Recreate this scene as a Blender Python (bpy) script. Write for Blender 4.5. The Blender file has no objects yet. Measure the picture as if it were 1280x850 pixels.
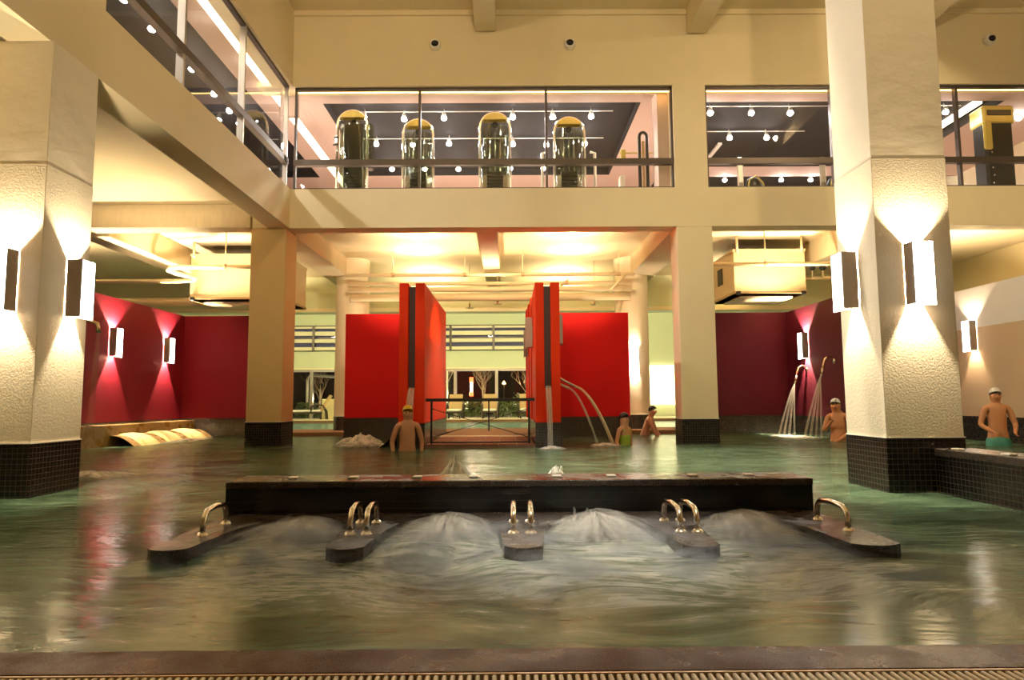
import bpy, bmesh, math, random
from mathutils import Vector, Matrix, noise
random.seed(7)
S = bpy.context.scene
COL = S.collection
R = math.radians

# ------------------------------------------------------------------ camera
cam_d = bpy.data.cameras.new('camera'); cam = bpy.data.objects.new('camera', cam_d); COL.objects.link(cam)
cam_d.sensor_width = 36.0; cam_d.lens = 835 / 1280 * 36.0; cam_d.clip_end = 200; cam_d.clip_start = 0.05
P, Y, RO = R(5.25), R(.25), R(-.36)
fw = Vector((math.sin(Y) * math.cos(P), math.cos(Y) * math.cos(P), math.sin(P)))
rt = Vector((math.cos(Y), -math.sin(Y), 0)); up = rt.cross(fw)
rr = math.cos(RO) * rt + math.sin(RO) * up; uu = -math.sin(RO) * rt + math.cos(RO) * up
cam.matrix_world = Matrix(((rr.x, uu.x, -fw.x, 0), (rr.y, uu.y, -fw.y, 0), (rr.z, uu.z, -fw.z, .8), (0, 0, 0, 1)))
S.camera = cam

# ------------------------------------------------------------------ dusk sky outside, exposure
W = bpy.data.worlds.new('dusk'); S.world = W; W.use_nodes = True
bg = W.node_tree.nodes['Background']; bg.inputs[0].default_value = (.15, .12, .17, 1); bg.inputs[1].default_value = .22
S.view_settings.view_transform = 'Standard'; S.view_settings.look = 'None'
S.view_settings.gamma = 1; S.view_settings.use_curve_mapping = False
S.view_settings.exposure = 1.15
S.cycles.max_bounces = 8; S.cycles.diffuse_bounces = 4; S.cycles.glossy_bounces = 4
S.cycles.transparent_max_bounces = 24; S.cycles.sample_clamp_indirect = 6.0
S.cycles.caustics_reflective = False; S.cycles.caustics_refractive = False

WARM = (1, .77, .46); WARMW = (1, .82, .56); NEUT = (1, .93, .82); GREENY = (1, .90, .56)
def light(kind, loc, power, color, size=.05, aim=None, spot=None, blend=.4, name='lamp'):
    d = bpy.data.lights.new(name, kind); d.energy = power; d.color = color
    if kind in ('POINT', 'SPOT'): d.shadow_soft_size = size
    if kind == 'AREA': d.size = size
    if spot: d.spot_size = R(spot); d.spot_blend = blend
    o = bpy.data.objects.new(name, d); COL.objects.link(o); o.location = loc
    if aim: o.rotation_euler = (Vector(aim) - Vector(loc)).to_track_quat('-Z', 'Y').to_euler()
    return o
# added fill spots without fixtures: pool, foam, upper wall and right side
light('SPOT', (-.5, 6.2, 8.2), 3400, (1, .88, .66), .12, (.4, 9.6, 0), 62, .7, 'hall_fill')
light('SPOT', (2.2, 7.4, 8.2), 1900, (1, .88, .66), .12, (3.0, 8.4, 0), 50, .7, 'hall_fill')
light('SPOT', (1.2, 1.2, 8.2), 1300, (1, .93, .80), .10, (.35, 3.85, 0), 16, 1., 'hall_fill')
light('SPOT', (-1.5, -2.5, 7.6), 420, WARM, .06, (-1.2, 12, 6.6), 54, .6, 'hall_fill')
light('SPOT', (.5, -4.5, 4.5), 900, WARM, .15, (.5, 7.5, 8.6), 80, .7, 'hall_uplight')
light('SPOT', (8.5, -3, 4.5), 300, WARM, .15, (8.5, 8, 8.6), 80, .7, 'hall_uplight')
light('SPOT', (7.5, 2.0, 8.1), 260, WARM, .06, (9, 10.4, 1.4), 60, .8, 'hall_fill')
light('SPOT', (7.5, 7.0, 8.1), 200, WARM, .06, (7.5, 12, 4), 130, .8, 'hall_fill')
# uplights hidden above low-zone pipes and partitions, several added as ambient fill
for x, y, e in ((-2.3, 16.5, 80), (1.6, 16.5, 80), (-2.0, 14.6, 70), (1.3, 14.6, 70),  (-10.2, 14.6, 130), (-7.2, 18.6, 110), (6.4, 18.6, 110), (8.8, 15.4, 80), (-2.3, 19.2, 70), (1.6, 19.2, 70)):
    light('SPOT', (x, y, 4.02), e, WARM, .06, (x, y + .1, 6), 165, .3, 'uplight')
for x, y, e in ((-6.5, 10.8, 60), (-6.3, 3.5, 160), (10.2, 14.6, 200)):
    light('SPOT', (x, y, 3.2), e, WARM, .06, (x, y, 6), 150, .4, 'aisle_uplight')
light('SPOT', (-.42, 15.85, 3.36), 60, WARM, .05, (-.42, 15.4, 6), 140, .5, 'uplight')  # added fill for the underside of the passage beam, no fixture
for x in (-2.4, 1.5):
    light('SPOT', (x, 12.95, 4.05), 190, (1, .78, .46), .05, (x, 17.0, 3.6), 75, .6, 'pipe_fill')  # added unseen spots that brighten the pipes
for x, e in ((5.9, 120), (-6.6, 120)):
    light('SPOT', (x, 13.9, 3.0), e, WARM, .06, (x, 14.9, 6), 130, .4, 'uplight')
# lamps on the low ceiling that rake the red slab and the passage
light('SPOT', (2.9, 13.3, 4.0), 800, (1, .50, .13), .06, (-1.5, 13.4, 1.5), 30, .5, 'passage_spot')
light('SPOT', (.6, 12.95, 4.05), 160, WARM, .05, (-.4, 13.6, 0), 70, .5, 'passage_spot')
# far pool hall: added greenish fill under the ceiling, no fixtures
for x in (-9.5, -5.2, -1.0, 3.2, 7.0):
    light('POINT', (x, 24.0, 4.3), 150, GREENY, .15, name='far_hall_fill')
# garden lamps outside
light('POINT', (-2.6, 31.6, 1.2), 90, (1, .8, .45), .1, name='garden_lamp')
light('POINT', (1.0, 31.8, .7), 90, (1, .85, .5), .1, name='garden_lamp')
light('POINT', (-8.4, 31.7, 1.0), 25, (1, .85, .5), .1, name='garden_lamp')

# ------------------------------------------------------------------ materials
def mat(name, color, rough=.6, metal=0., bump=0., bscale=20., var=0., vscale=4., spec=.5, emit=None, estr=0., stretch=None, coat=0.):
    m = bpy.data.materials.new(name); m.use_nodes = True
    nt = m.node_tree; b = nt.nodes['Principled BSDF']
    b.inputs['Base Color'].default_value = (*color, 1); b.inputs['Roughness'].default_value = rough
    b.inputs['Metallic'].default_value = metal; b.inputs['Specular IOR Level'].default_value = spec
    b.inputs['Coat Weight'].default_value = coat
    tc = nt.nodes.new('ShaderNodeTexCoord'); src = tc.outputs['Object']
    if stretch:
        mp = nt.nodes.new('ShaderNodeMapping'); mp.inputs['Scale'].default_value = stretch
        nt.links.new(src, mp.inputs[0]); src = mp.outputs[0]
    if var:
        n = nt.nodes.new('ShaderNodeTexNoise'); n.inputs['Scale'].default_value = vscale; n.inputs['Detail'].default_value = 5
        nt.links.new(src, n.inputs['Vector'])
        mx = nt.nodes.new('ShaderNodeMix'); mx.data_type = 'RGBA'
        mx.inputs[6].default_value = (*[c * (1 - var) for c in color], 1)
        mx.inputs[7].default_value = (*[min(1, c * (1 + var)) for c in color], 1)
        nt.links.new(n.outputs[0], mx.inputs[0]); nt.links.new(mx.outputs[2], b.inputs['Base Color'])
    if bump:
        n = nt.nodes.new('ShaderNodeTexNoise'); n.inputs['Scale'].default_value = bscale; n.inputs['Detail'].default_value = 6
        nt.links.new(src, n.inputs['Vector'])
        bp = nt.nodes.new('ShaderNodeBump'); bp.inputs['Strength'].default_value = bump; bp.inputs['Distance'].default_value = .02
        nt.links.new(n.outputs[0], bp.inputs['Height']); nt.links.new(bp.outputs[0], b.inputs['Normal'])
    if emit:
        b.inputs['Emission Color'].default_value = (*emit, 1); b.inputs['Emission Strength'].default_value = estr
    return m

def mosaic(name, color, grout, size=.046, mortar=.06, rough=.22):
    m = bpy.data.materials.new(name); m.use_nodes = True
    nt = m.node_tree; b = nt.nodes['Principled BSDF']
    tc = nt.nodes.new('ShaderNodeTexCoord'); sp = nt.nodes.new('ShaderNodeSeparateXYZ'); nt.links.new(tc.outputs['Object'], sp.inputs[0])
    ad = nt.nodes.new('ShaderNodeMath'); ad.operation = 'ADD'; nt.links.new(sp.outputs[0], ad.inputs[0]); nt.links.new(sp.outputs[1], ad.inputs[1])
    cb = nt.nodes.new('ShaderNodeCombineXYZ'); nt.links.new(ad.outputs[0], cb.inputs[0]); nt.links.new(sp.outputs[2], cb.inputs[1])
    br = nt.nodes.new('ShaderNodeTexBrick'); br.offset = 0; br.squash = 1
    br.inputs['Scale'].default_value = 1; br.inputs['Brick Width'].default_value = size; br.inputs['Row Height'].default_value = size
    br.inputs['Mortar Size'].default_value = size * mortar; br.inputs['Mortar Smooth'].default_value = .1
    br.inputs['Color1'].default_value = (*color, 1); br.inputs['Color2'].default_value = (*[c * .55 for c in color], 1); br.inputs['Mortar'].default_value = (*grout, 1)
    nt.links.new(cb.outputs[0], br.inputs['Vector']); nt.links.new(br.outputs['Color'], b.inputs['Base Color'])
    b.inputs['Roughness'].default_value = rough
    bp = nt.nodes.new('ShaderNodeBump'); bp.invert = True; bp.inputs['Strength'].default_value = .5; bp.inputs['Distance'].default_value = .004
    nt.links.new(br.outputs['Fac'], bp.inputs['Height']); nt.links.new(bp.outputs[0], b.inputs['Normal'])
    return m

def granite(name, c1, c2, rough=.25, scale=160.):
    m = bpy.data.materials.new(name); m.use_nodes = True
    nt = m.node_tree; b = nt.nodes['Principled BSDF']
    tc = nt.nodes.new('ShaderNodeTexCoord')
    n = nt.nodes.new('ShaderNodeTexNoise'); n.inputs['Scale'].default_value = scale; n.inputs['Detail'].default_value = 3
    nt.links.new(tc.outputs['Object'], n.inputs['Vector'])
    cr = nt.nodes.new('ShaderNodeValToRGB'); cr.color_ramp.elements[0].position = .42; cr.color_ramp.elements[1].position = .66
    cr.color_ramp.elements[0].color = (*c1, 1); cr.color_ramp.elements[1].color = (*c2, 1)
    nt.links.new(n.outputs[0], cr.inputs[0]); nt.links.new(cr.outputs[0], b.inputs['Base Color'])
    n2 = nt.nodes.new('ShaderNodeTexNoise'); n2.inputs['Scale'].default_value = 5; n2.inputs['Detail'].default_value = 4
    nt.links.new(tc.outputs['Object'], n2.inputs['Vector'])
    mr = nt.nodes.new('ShaderNodeMapRange'); mr.inputs[1].default_value = .35; mr.inputs[2].default_value = .65
    mr.inputs[3].default_value = rough * .5; mr.inputs[4].default_value = rough * 1.8
    nt.links.new(n2.outputs[0], mr.inputs[0]); nt.links.new(mr.outputs[0], b.inputs['Roughness'])
    bp = nt.nodes.new('ShaderNodeBump'); bp.inputs['Strength'].default_value = .35; bp.inputs['Distance'].default_value = .003
    nt.links.new(n.outputs[0], bp.inputs['Height']); nt.links.new(bp.outputs[0], b.inputs['Normal'])
    return m

def glass_mat(name, tint=(1, 1, 1), refl=1.0):
    m = bpy.data.materials.new(name); m.use_nodes = True; nt = m.node_tree
    nt.nodes.remove(nt.nodes['Principled BSDF']); out = nt.nodes['Material Output']
    t = nt.nodes.new('ShaderNodeBsdfTransparent'); t.inputs[0].default_value = (*tint, 1)
    g = nt.nodes.new('ShaderNodeBsdfGlossy'); g.inputs['Roughness'].default_value = .01; g.inputs[0].default_value = (refl, refl, refl, 1)
    f = nt.nodes.new('ShaderNodeFresnel'); ge = nt.nodes.new('ShaderNodeNewGeometry')
    io = nt.nodes.new('ShaderNodeMapRange'); io.inputs[3].default_value = 1.45; io.inputs[4].default_value = 1 / 1.45     # same mirror strength from either side of the thin pane
    nt.links.new(ge.outputs['Backfacing'], io.inputs[0]); nt.links.new(io.outputs[0], f.inputs[0])
    mx = nt.nodes.new('ShaderNodeMixShader'); nt.links.new(f.outputs[0], mx.inputs[0]); nt.links.new(t.outputs[0], mx.inputs[1]); nt.links.new(g.outputs[0], mx.inputs[2])
    nt.links.new(mx.outputs[0], out.inputs[0]); return m

def spray_mat(name, color, scale=(30, 30, 3), lo=.35, hi=.75, amax=.8, warp=0.):
    """falling or thrown water: white droplets, ragged streaks of see-through in between"""
    m = bpy.data.materials.new(name); m.use_nodes = True; nt = m.node_tree; b = nt.nodes['Principled BSDF']
    b.inputs['Base Color'].default_value = (*color, 1); b.inputs['Roughness'].default_value = .45
    tc = nt.nodes.new('ShaderNodeTexCoord'); uvs = tc.outputs['UV']
    mp = nt.nodes.new('ShaderNodeMapping'); mp.inputs['Scale'].default_value = scale; nt.links.new(uvs, mp.inputs[0])
    n = nt.nodes.new('ShaderNodeTexNoise'); n.inputs['Scale'].default_value = 1; n.inputs['Detail'].default_value = 5; n.inputs['Roughness'].default_value = .6
    nt.links.new(mp.outputs[0], n.inputs['Vector'])
    mr = nt.nodes.new('ShaderNodeMapRange'); mr.inputs[1].default_value = lo; mr.inputs[2].default_value = hi; mr.inputs[3].default_value = 0; mr.inputs[4].default_value = amax
    nt.links.new(n.outputs[0], mr.inputs[0])
    sp = nt.nodes.new('ShaderNodeSeparateXYZ'); nt.links.new(uvs, sp.inputs[0])     # v runs 0 at the source .. 1 at the end: spray thins out
    fd = nt.nodes.new('ShaderNodeMapRange'); fd.inputs[1].default_value = 1.0; fd.inputs[2].default_value = .45; fd.inputs[3].default_value = 0. if warp else .55; fd.inputs[4].default_value = 1
    nt.links.new(sp.outputs[1], fd.inputs[0])
    mu = nt.nodes.new('ShaderNodeMath'); mu.operation = 'MULTIPLY'; nt.links.new(mr.outputs[0], mu.inputs[0]); nt.links.new(fd.outputs[0], mu.inputs[1])
    nt.links.new(mu.outputs[0], b.inputs['Alpha'])
    return m

M = {}
CREAM = (.80, .68, .44)
M['cream'] = mat('cream_plaster', CREAM, .75, bump=.12, bscale=14, var=.05, vscale=2)
M['pillar_top'] = mat('trowelled_plaster', (.82, .73, .56), .7, bump=.5, bscale=2.6, var=.04, stretch=(1, 1, 1.6))
M['pillar_low'] = mat('rough_stucco', (.80, .70, .52), .8, bump=.22, bscale=70, var=.05)
M['concrete'] = mat('board_marked_concrete', (.74, .62, .42), .85, bump=.25, bscale=9, var=.1, vscale=5, stretch=(3, 3, .6))
M['warm_lit_plaster'] = mat('warm_lit_plaster', (.70, .50, .24), .75, bump=.08, bscale=14, var=.04)  # yellower tone puts the warm light on the corner pillar into its colour
M['soffit'] = mat('soffit_paint', (.80, .68, .46), .8, bump=.08, bscale=20, var=.05)
M['peach'] = mat('gym_plaster', (.64, .48, .41), .8, var=.03)
M['blackceil'] = mat('black_ceiling', (.012, .009, .010), .85, bump=.05, var=.2, vscale=3)
M['redroom'] = mat('crimson_paint', (.15, .004, .012), .6, spec=.2, bump=.05, bscale=60, var=.06)
M['redroomR'] = mat('maroon_paint', (.085, .006, .016), .6, spec=.2, bump=.05, bscale=60, var=.06)
M['redpanel'] = mat('red_paint', (.58, .008, .008), .6, spec=.15, bump=.04, bscale=60, var=.04)
M['redtower'] = mat('scarlet_paint', (.74, .036, .004), .6, spec=.12, bump=.04, bscale=60, var=.04)
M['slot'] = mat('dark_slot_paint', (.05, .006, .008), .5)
M['mosaic'] = mosaic('dark_brown_mosaic', (.020, .015, .012), (.058, .044, .033), .046, .05)
M['mosaic_bench'] = mosaic('black_brown_mosaic', (.008, .0065, .0055), (.017, .013, .010))
M['mosaic_far'] = mosaic('grey_brown_mosaic', (.040, .032, .026), (.062, .05, .04), .046)
M['granite'] = granite('dark_granite', (.015, .011, .009), (.14, .105, .08), .22)
M['coping'] = granite('wet_brown_stone', (.05, .020, .008), (.14, .06, .024), .3, 220)
M['coping'].node_tree.nodes['Principled BSDF'].inputs['Specular IOR Level'].default_value = .12
M['ledge'] = granite('golden_granite', (.16, .09, .03), (.42, .27, .10), .3)
M['steel'] = mat('polished_steel', (.80, .74, .64), .16, 1)
M['brass'] = mat('warm_polished_pipe', (.80, .62, .40), .2, 1)
M['grate'] = mat('cream_drain_plastic', (.72, .62, .46), .4)
M['gratetrim'] = mat('drain_trim', (.55, .38, .24), .35, .6)
M['dark'] = mat('black_void', (.01, .009, .008), .8)
M['sconce'] = mat('taupe_sconce_metal', (.34, .27, .22), .45, .3)
M['panel_glow'] = mat('lit_sconce_panel', (.9, .85, .75), .4, emit=(1, .90, .78), estr=5)
M['alu'] = mat('brushed_aluminium', (.50, .45, .40), .35, .8)
M['darkalu'] = mat('bronze_frame', (.12, .095, .08), .4, .6)
M['glass'] = glass_mat('clear_glass', (.98, .98, .97), .8)
M['spot_glow'] = mat('lit_lamp_face', (1, 1, 1), .3, emit=(1, .96, .92), estr=70)
M['strip_glow'] = mat('lit_strip', (1, 1, 1), .4, emit=(1, .84, .58), estr=4)
M['orange_glow'] = mat('lit_orange_cove', (1, 1, 1), .4, emit=(1, .60, .16), estr=4)
M['white'] = mat('white_metal', (.82, .78, .70), .4)
M['pipe'] = mat('cream_pipe_paint', (.80, .66, .42), .5, var=.06, vscale=3)
M['duct'] = mat('cream_fabric_duct', (.82, .68, .42), .75, bump=.1, bscale=30, var=.05)
M['duct_edge'] = mat('tan_duct_edge', (.55, .38, .20), .6)
M['green'] = mat('pale_green_paint', (.70, .74, .52), .75, var=.03)
M['yellow'] = mat('pale_yellow_paint', (.82, .74, .42), .75, var=.03)
M['louver'] = mat('cream_louver', (.88, .80, .56), .5)
M['deck'] = mat('brown_deck_stone', (.20, .10, .052), .8, spec=.06, bump=.05, var=.12, vscale=6)
M['tile'] = mat('terracotta_tile', (.19, .07, .036), .8, spec=.06, bump=.05, bscale=40, var=.18, vscale=5)
M['grout'] = mat('tile_grout', (.20, .12, .08), .8)
M['paledeck'] = mat('pale_stone_deck', (.72, .64, .45), .6, var=.08)
M['railing'] = mat('dark_railing_metal', (.018, .013, .011), .35, .5)
M['white_wall'] = mat('white_wall_paint', (.82, .77, .68), .75, bump=.05, var=.03)
M['tan_wall'] = mat('tan_band', (.62, .44, .26), .75, bump=.1, bscale=40)
M['tan_wall2'] = mat('pale_tan_stripe', (.70, .54, .35), .75, bump=.1, bscale=40)  # paler tan for the upright stripes on the band
M['wicker'] = mat('dark_wicker', (.05, .03, .02), .6, bump=.3, bscale=120)
M['cushion'] = mat('beige_cushion', (.50, .34, .16), .85, bump=.1, bscale=60)
M['seatcush'] = mat('white_seat_cushion', (.85, .80, .68), .85)
M['bark'] = mat('pale_bark', (.34, .26, .16), .85, bump=.3, bscale=30)
M['leaf'] = mat('dark_green_leaf', (.06, .10, .025), .5, var=.4, vscale=9)
M['leaf2'] = mat('lit_green_leaf', (.12, .17, .035), .5, var=.4, vscale=9)  # garden light put into a brighter leaf green
M['soil'] = mat('garden_soil', (.03, .025, .015), .9, var=.3)
M['gym_boards'] = mat('gym_boards', (.55, .42, .34), .5, var=.08)
M['wood'] = mat('red_brown_wood', (.30, .10, .04), .5, var=.2)
M['gold'] = mat('gold_acrylic', (.62, .50, .14), .25, .1)
M['shroud'] = glass_mat('green_tinted_acrylic', (.52, .56, .42), 1)
M['machine'] = mat('black_machine', (.03, .028, .026), .3, .4)
M['chrome'] = mat('chrome', (.85, .83, .80), .1, 1)
M['skin'] = mat('skin_tan', (.55, .27, .14), .5, var=.06)
M['skin2'] = mat('skin_orange_tan', (.60, .26, .10), .5, var=.06)
M['skin3'] = mat('skin_ruddy', (.46, .19, .11), .5, var=.06)
M['hair'] = mat('black_hair', (.012, .009, .008), .45, bump=.3, bscale=90, stretch=(4, 4, 1))
M['yellowcap'] = mat('yellow_rubber', (.80, .52, .02), .35)
M['greencloth'] = mat('lime_swimsuit', (.30, .42, .03), .7)
M['bluecloth'] = mat('navy_trunks', (.02, .03, .12), .7)
M['darkcloth'] = mat('dark_trunks', (.04, .025, .02), .7)
M['tealcloth'] = mat('teal_trunks', (.10, .35, .24), .7)
M['whitecap'] = mat('white_cap', (.75, .70, .62), .5)
M['eye'] = mat('eye_dark', (.02, .012, .01), .2)
M['lip'] = mat('lips', (.36, .10, .07), .4)
M['lens'] = mat('black_lens', (.008, .008, .009), .1)
M['grout_light'] = mat('white_beading', (.85, .80, .68), .5)
M['falling'] = spray_mat('falling_water', (.85, .80, .72), (9, 1.2, 1), .25, .75, .62)
M['falling_faint'] = spray_mat('faint_falling_water', (.70, .45, .36), (9, 1.2, 1), .3, .85, .3)
M['falling_y'] = spray_mat('warm_falling_water', (.90, .76, .50), (8, 1.2, 1), .2, .6, .85)
M['sheet'] = spray_mat('sheet_water', (.92, .76, .36), (9, 1., 1), .15, .55, .92)
M['spray'] = spray_mat('white_spray', (.82, .80, .74), (26, 1.6, 1), .32, .70, .32, 1)
M['spray_thread'] = spray_mat('spray_threads', (.80, .78, .72), (4, 2, 1), .25, .75, .16, 1)
M['splash_thread'] = spray_mat('splash_threads', (.95, .94, .88), (5, 3, 1), .05, .5, .9, 1)
M['splash'] = spray_mat('white_splash', (.88, .86, .78), (10, 1.6, 1), .28, .70, .85, 1)

def patterned_cap():
    m = mat('patterned_cap', (.7, .68, .66), .5); nt = m.node_tree; b = nt.nodes['Principled BSDF']
    v = nt.nodes.new('ShaderNodeTexVoronoi'); v.inputs['Scale'].default_value = 22
    tc = nt.nodes.new('ShaderNodeTexCoord'); nt.links.new(tc.outputs['Object'], v.inputs['Vector'])
    cr = nt.nodes.new('ShaderNodeValToRGB'); cr.color_ramp.elements[0].color = (.08, .10, .22, 1); cr.color_ramp.elements[1].color = (.8, .78, .74, 1)
    cr.color_ramp.elements[0].position = .2; cr.color_ramp.elements[1].position = .4
    nt.links.new(v.outputs['Distance'], cr.inputs[0]); nt.links.new(cr.outputs[0], b.inputs['Base Color']); return m
M['patcap'] = patterned_cap()

def water_mat(name, deep, pale, foam=True):
    """turbid pool water: green body, mirror-like skin with slow ripples, streaks of white foam in front of the jet seats"""
    m = bpy.data.materials.new(name); m.use_nodes = True; nt = m.node_tree; N = nt.nodes; L = nt.links
    b = N['Principled BSDF']; out = N['Material Output']
    b.inputs['Roughness'].default_value = .15; b.inputs['IOR'].default_value = 1.33; b.inputs['Specular IOR Level'].default_value = .28
    tc = N.new('ShaderNodeTexCoord'); pos = tc.outputs['Object']
    wv = N.new('ShaderNodeTexNoise'); wv.inputs['Scale'].default_value = .55; wv.inputs['Detail'].default_value = 2; L.new(pos, wv.inputs['Vector'])
    av = N.new('ShaderNodeVectorMath'); av.operation = 'MULTIPLY_ADD'; av.inputs[1].default_value = (1.4, 1.4, 0); L.new(wv.outputs['Color'], av.inputs[0]); L.new(pos, av.inputs[2])
    mp = N.new('ShaderNodeMapping'); mp.inputs['Scale'].default_value = (1.1, 3.0, 1); mp.inputs['Rotation'].default_value = (0, 0, R(-14)); L.new(av.outputs[0], mp.inputs[0])
    n1 = N.new('ShaderNodeTexNoise'); n1.inputs['Scale'].default_value = 1.6; n1.inputs['Detail'].default_value = 8; n1.inputs['Roughness'].default_value = .62; L.new(mp.outputs[0], n1.inputs['Vector'])
    # ripples
    mp2 = N.new('ShaderNodeMapping'); mp2.inputs['Scale'].default_value = (3.2, 8.0, 1); mp2.inputs['Rotation'].default_value = (0, 0, R(-8)); L.new(av.outputs[0], mp2.inputs[0])
    n2 = N.new('ShaderNodeTexNoise'); n2.inputs['Scale'].default_value = 1.5; n2.inputs['Detail'].default_value = 5; n2.inputs['Roughness'].default_value = .55; L.new(mp2.outputs[0], n2.inputs['Vector'])
    bp = N.new('ShaderNodeBump'); bp.inputs['Strength'].default_value = .34; bp.inputs['Distance'].default_value = .05
    bd = N.new('ShaderNodeMapRange'); bd.interpolation_type = 'SMOOTHSTEP'; bd.inputs[1].default_value = 3.0; bd.inputs[2].default_value = 7.0; bd.inputs[3].default_value = .07; bd.inputs[4].default_value = .42   # churned water near the jets has no crisp ripples
    sy = N.new('ShaderNodeSeparateXYZ'); L.new(pos, sy.inputs[0]); L.new(sy.outputs[1], bd.inputs[0]); L.new(bd.outputs[0], bp.inputs['Strength'])
    L.new(n2.outputs[0], bp.inputs['Height']); L.new(bp.outputs[0], b.inputs['Normal'])
    body = N.new('ShaderNodeMix'); body.data_type = 'RGBA'; body.inputs[6].default_value = (*deep, 1); body.inputs[7].default_value = (*pale, 1)
    r0 = N.new('ShaderNodeMapRange'); r0.inputs[1].default_value = .35; r0.inputs[2].default_value = .7; L.new(n1.outputs[0], r0.inputs[0]); L.new(r0.outputs[0], body.inputs[0])
    col = body.outputs[2]
    if foam:
        sp = N.new('ShaderNodeSeparateXYZ'); L.new(pos, sp.inputs[0])
        def mr(src, a, c, lo=0., hi=1.):
            q = N.new('ShaderNodeMapRange'); q.interpolation_type = 'SMOOTHSTEP'; q.inputs[1].default_value = a; q.inputs[2].default_value = c; q.inputs[3].default_value = lo; q.inputs[4].default_value = hi
            L.new(src, q.inputs[0]); return q.outputs[0]
        def mul(a, c):
            q = N.new('ShaderNodeMath'); q.operation = 'MULTIPLY'; L.new(a, q.inputs[0]); L.new(c, q.inputs[1]); return q.outputs[0]
        mask = mul(mul(mr(sp.outputs[1], 2.0, 3.3), mr(sp.outputs[1], 4.6, 4.3)), mul(mr(sp.outputs[0], -2.2, -1.1, .0, 1), mr(sp.outputs[0], 2.35, 1.5, .0, 1)))
        # threshold drops where the jets churn the water
        th = N.new('ShaderNodeMath'); th.operation = 'MULTIPLY_ADD'; th.inputs[1].default_value = .42; L.new(mask, th.inputs[0]); L.new(n1.outputs[0], th.inputs[2])
        mp3 = N.new('ShaderNodeMapping'); mp3.inputs['Scale'].default_value = (2.2, 9.0, 1); mp3.inputs['Rotation'].default_value = (0, 0, R(24)); L.new(av.outputs[0], mp3.inputs[0])
        n3 = N.new('ShaderNodeTexNoise'); n3.inputs['Scale'].default_value = 2.6; n3.inputs['Detail'].default_value = 8; n3.inputs['Roughness'].default_value = .68; n3.inputs['Distortion'].default_value = .8; L.new(mp3.outputs[0], n3.inputs['Vector'])
        fo = mul(mr(th.outputs[0], .60, .96, 0, .9), mr(n3.outputs[0], .36, .70, .10, 1))
        fm = N.new('ShaderNodeMix'); fm.data_type = 'RGBA'; fm.inputs[7].default_value = (.72, .70, .64, 1); L.new(fo, fm.inputs[0]); L.new(col, fm.inputs[6]); col = fm.outputs[2]
        ro = mr(fo, 0, .8, .15, .6); L.new(ro, b.inputs['Roughness'])
    L.new(col, b.inputs['Base Color'])
    tr = N.new('ShaderNodeBsdfTransparent'); tr.inputs[0].default_value = (.6, .8, .6, 1)
    mx = N.new('ShaderNodeMixShader'); mx.inputs[0].default_value = .12
    L.new(b.outputs[0], mx.inputs[1]); L.new(tr.outputs[0], mx.inputs[2]); L.new(mx.outputs[0], out.inputs[0])
    return m
M['water'] = water_mat('green_pool_water', (.044, .080, .042), (.17, .27, .17))
M['water_far'] = water_mat('teal_pool_water', (.05, .16, .15), (.22, .40, .36), False)

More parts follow.
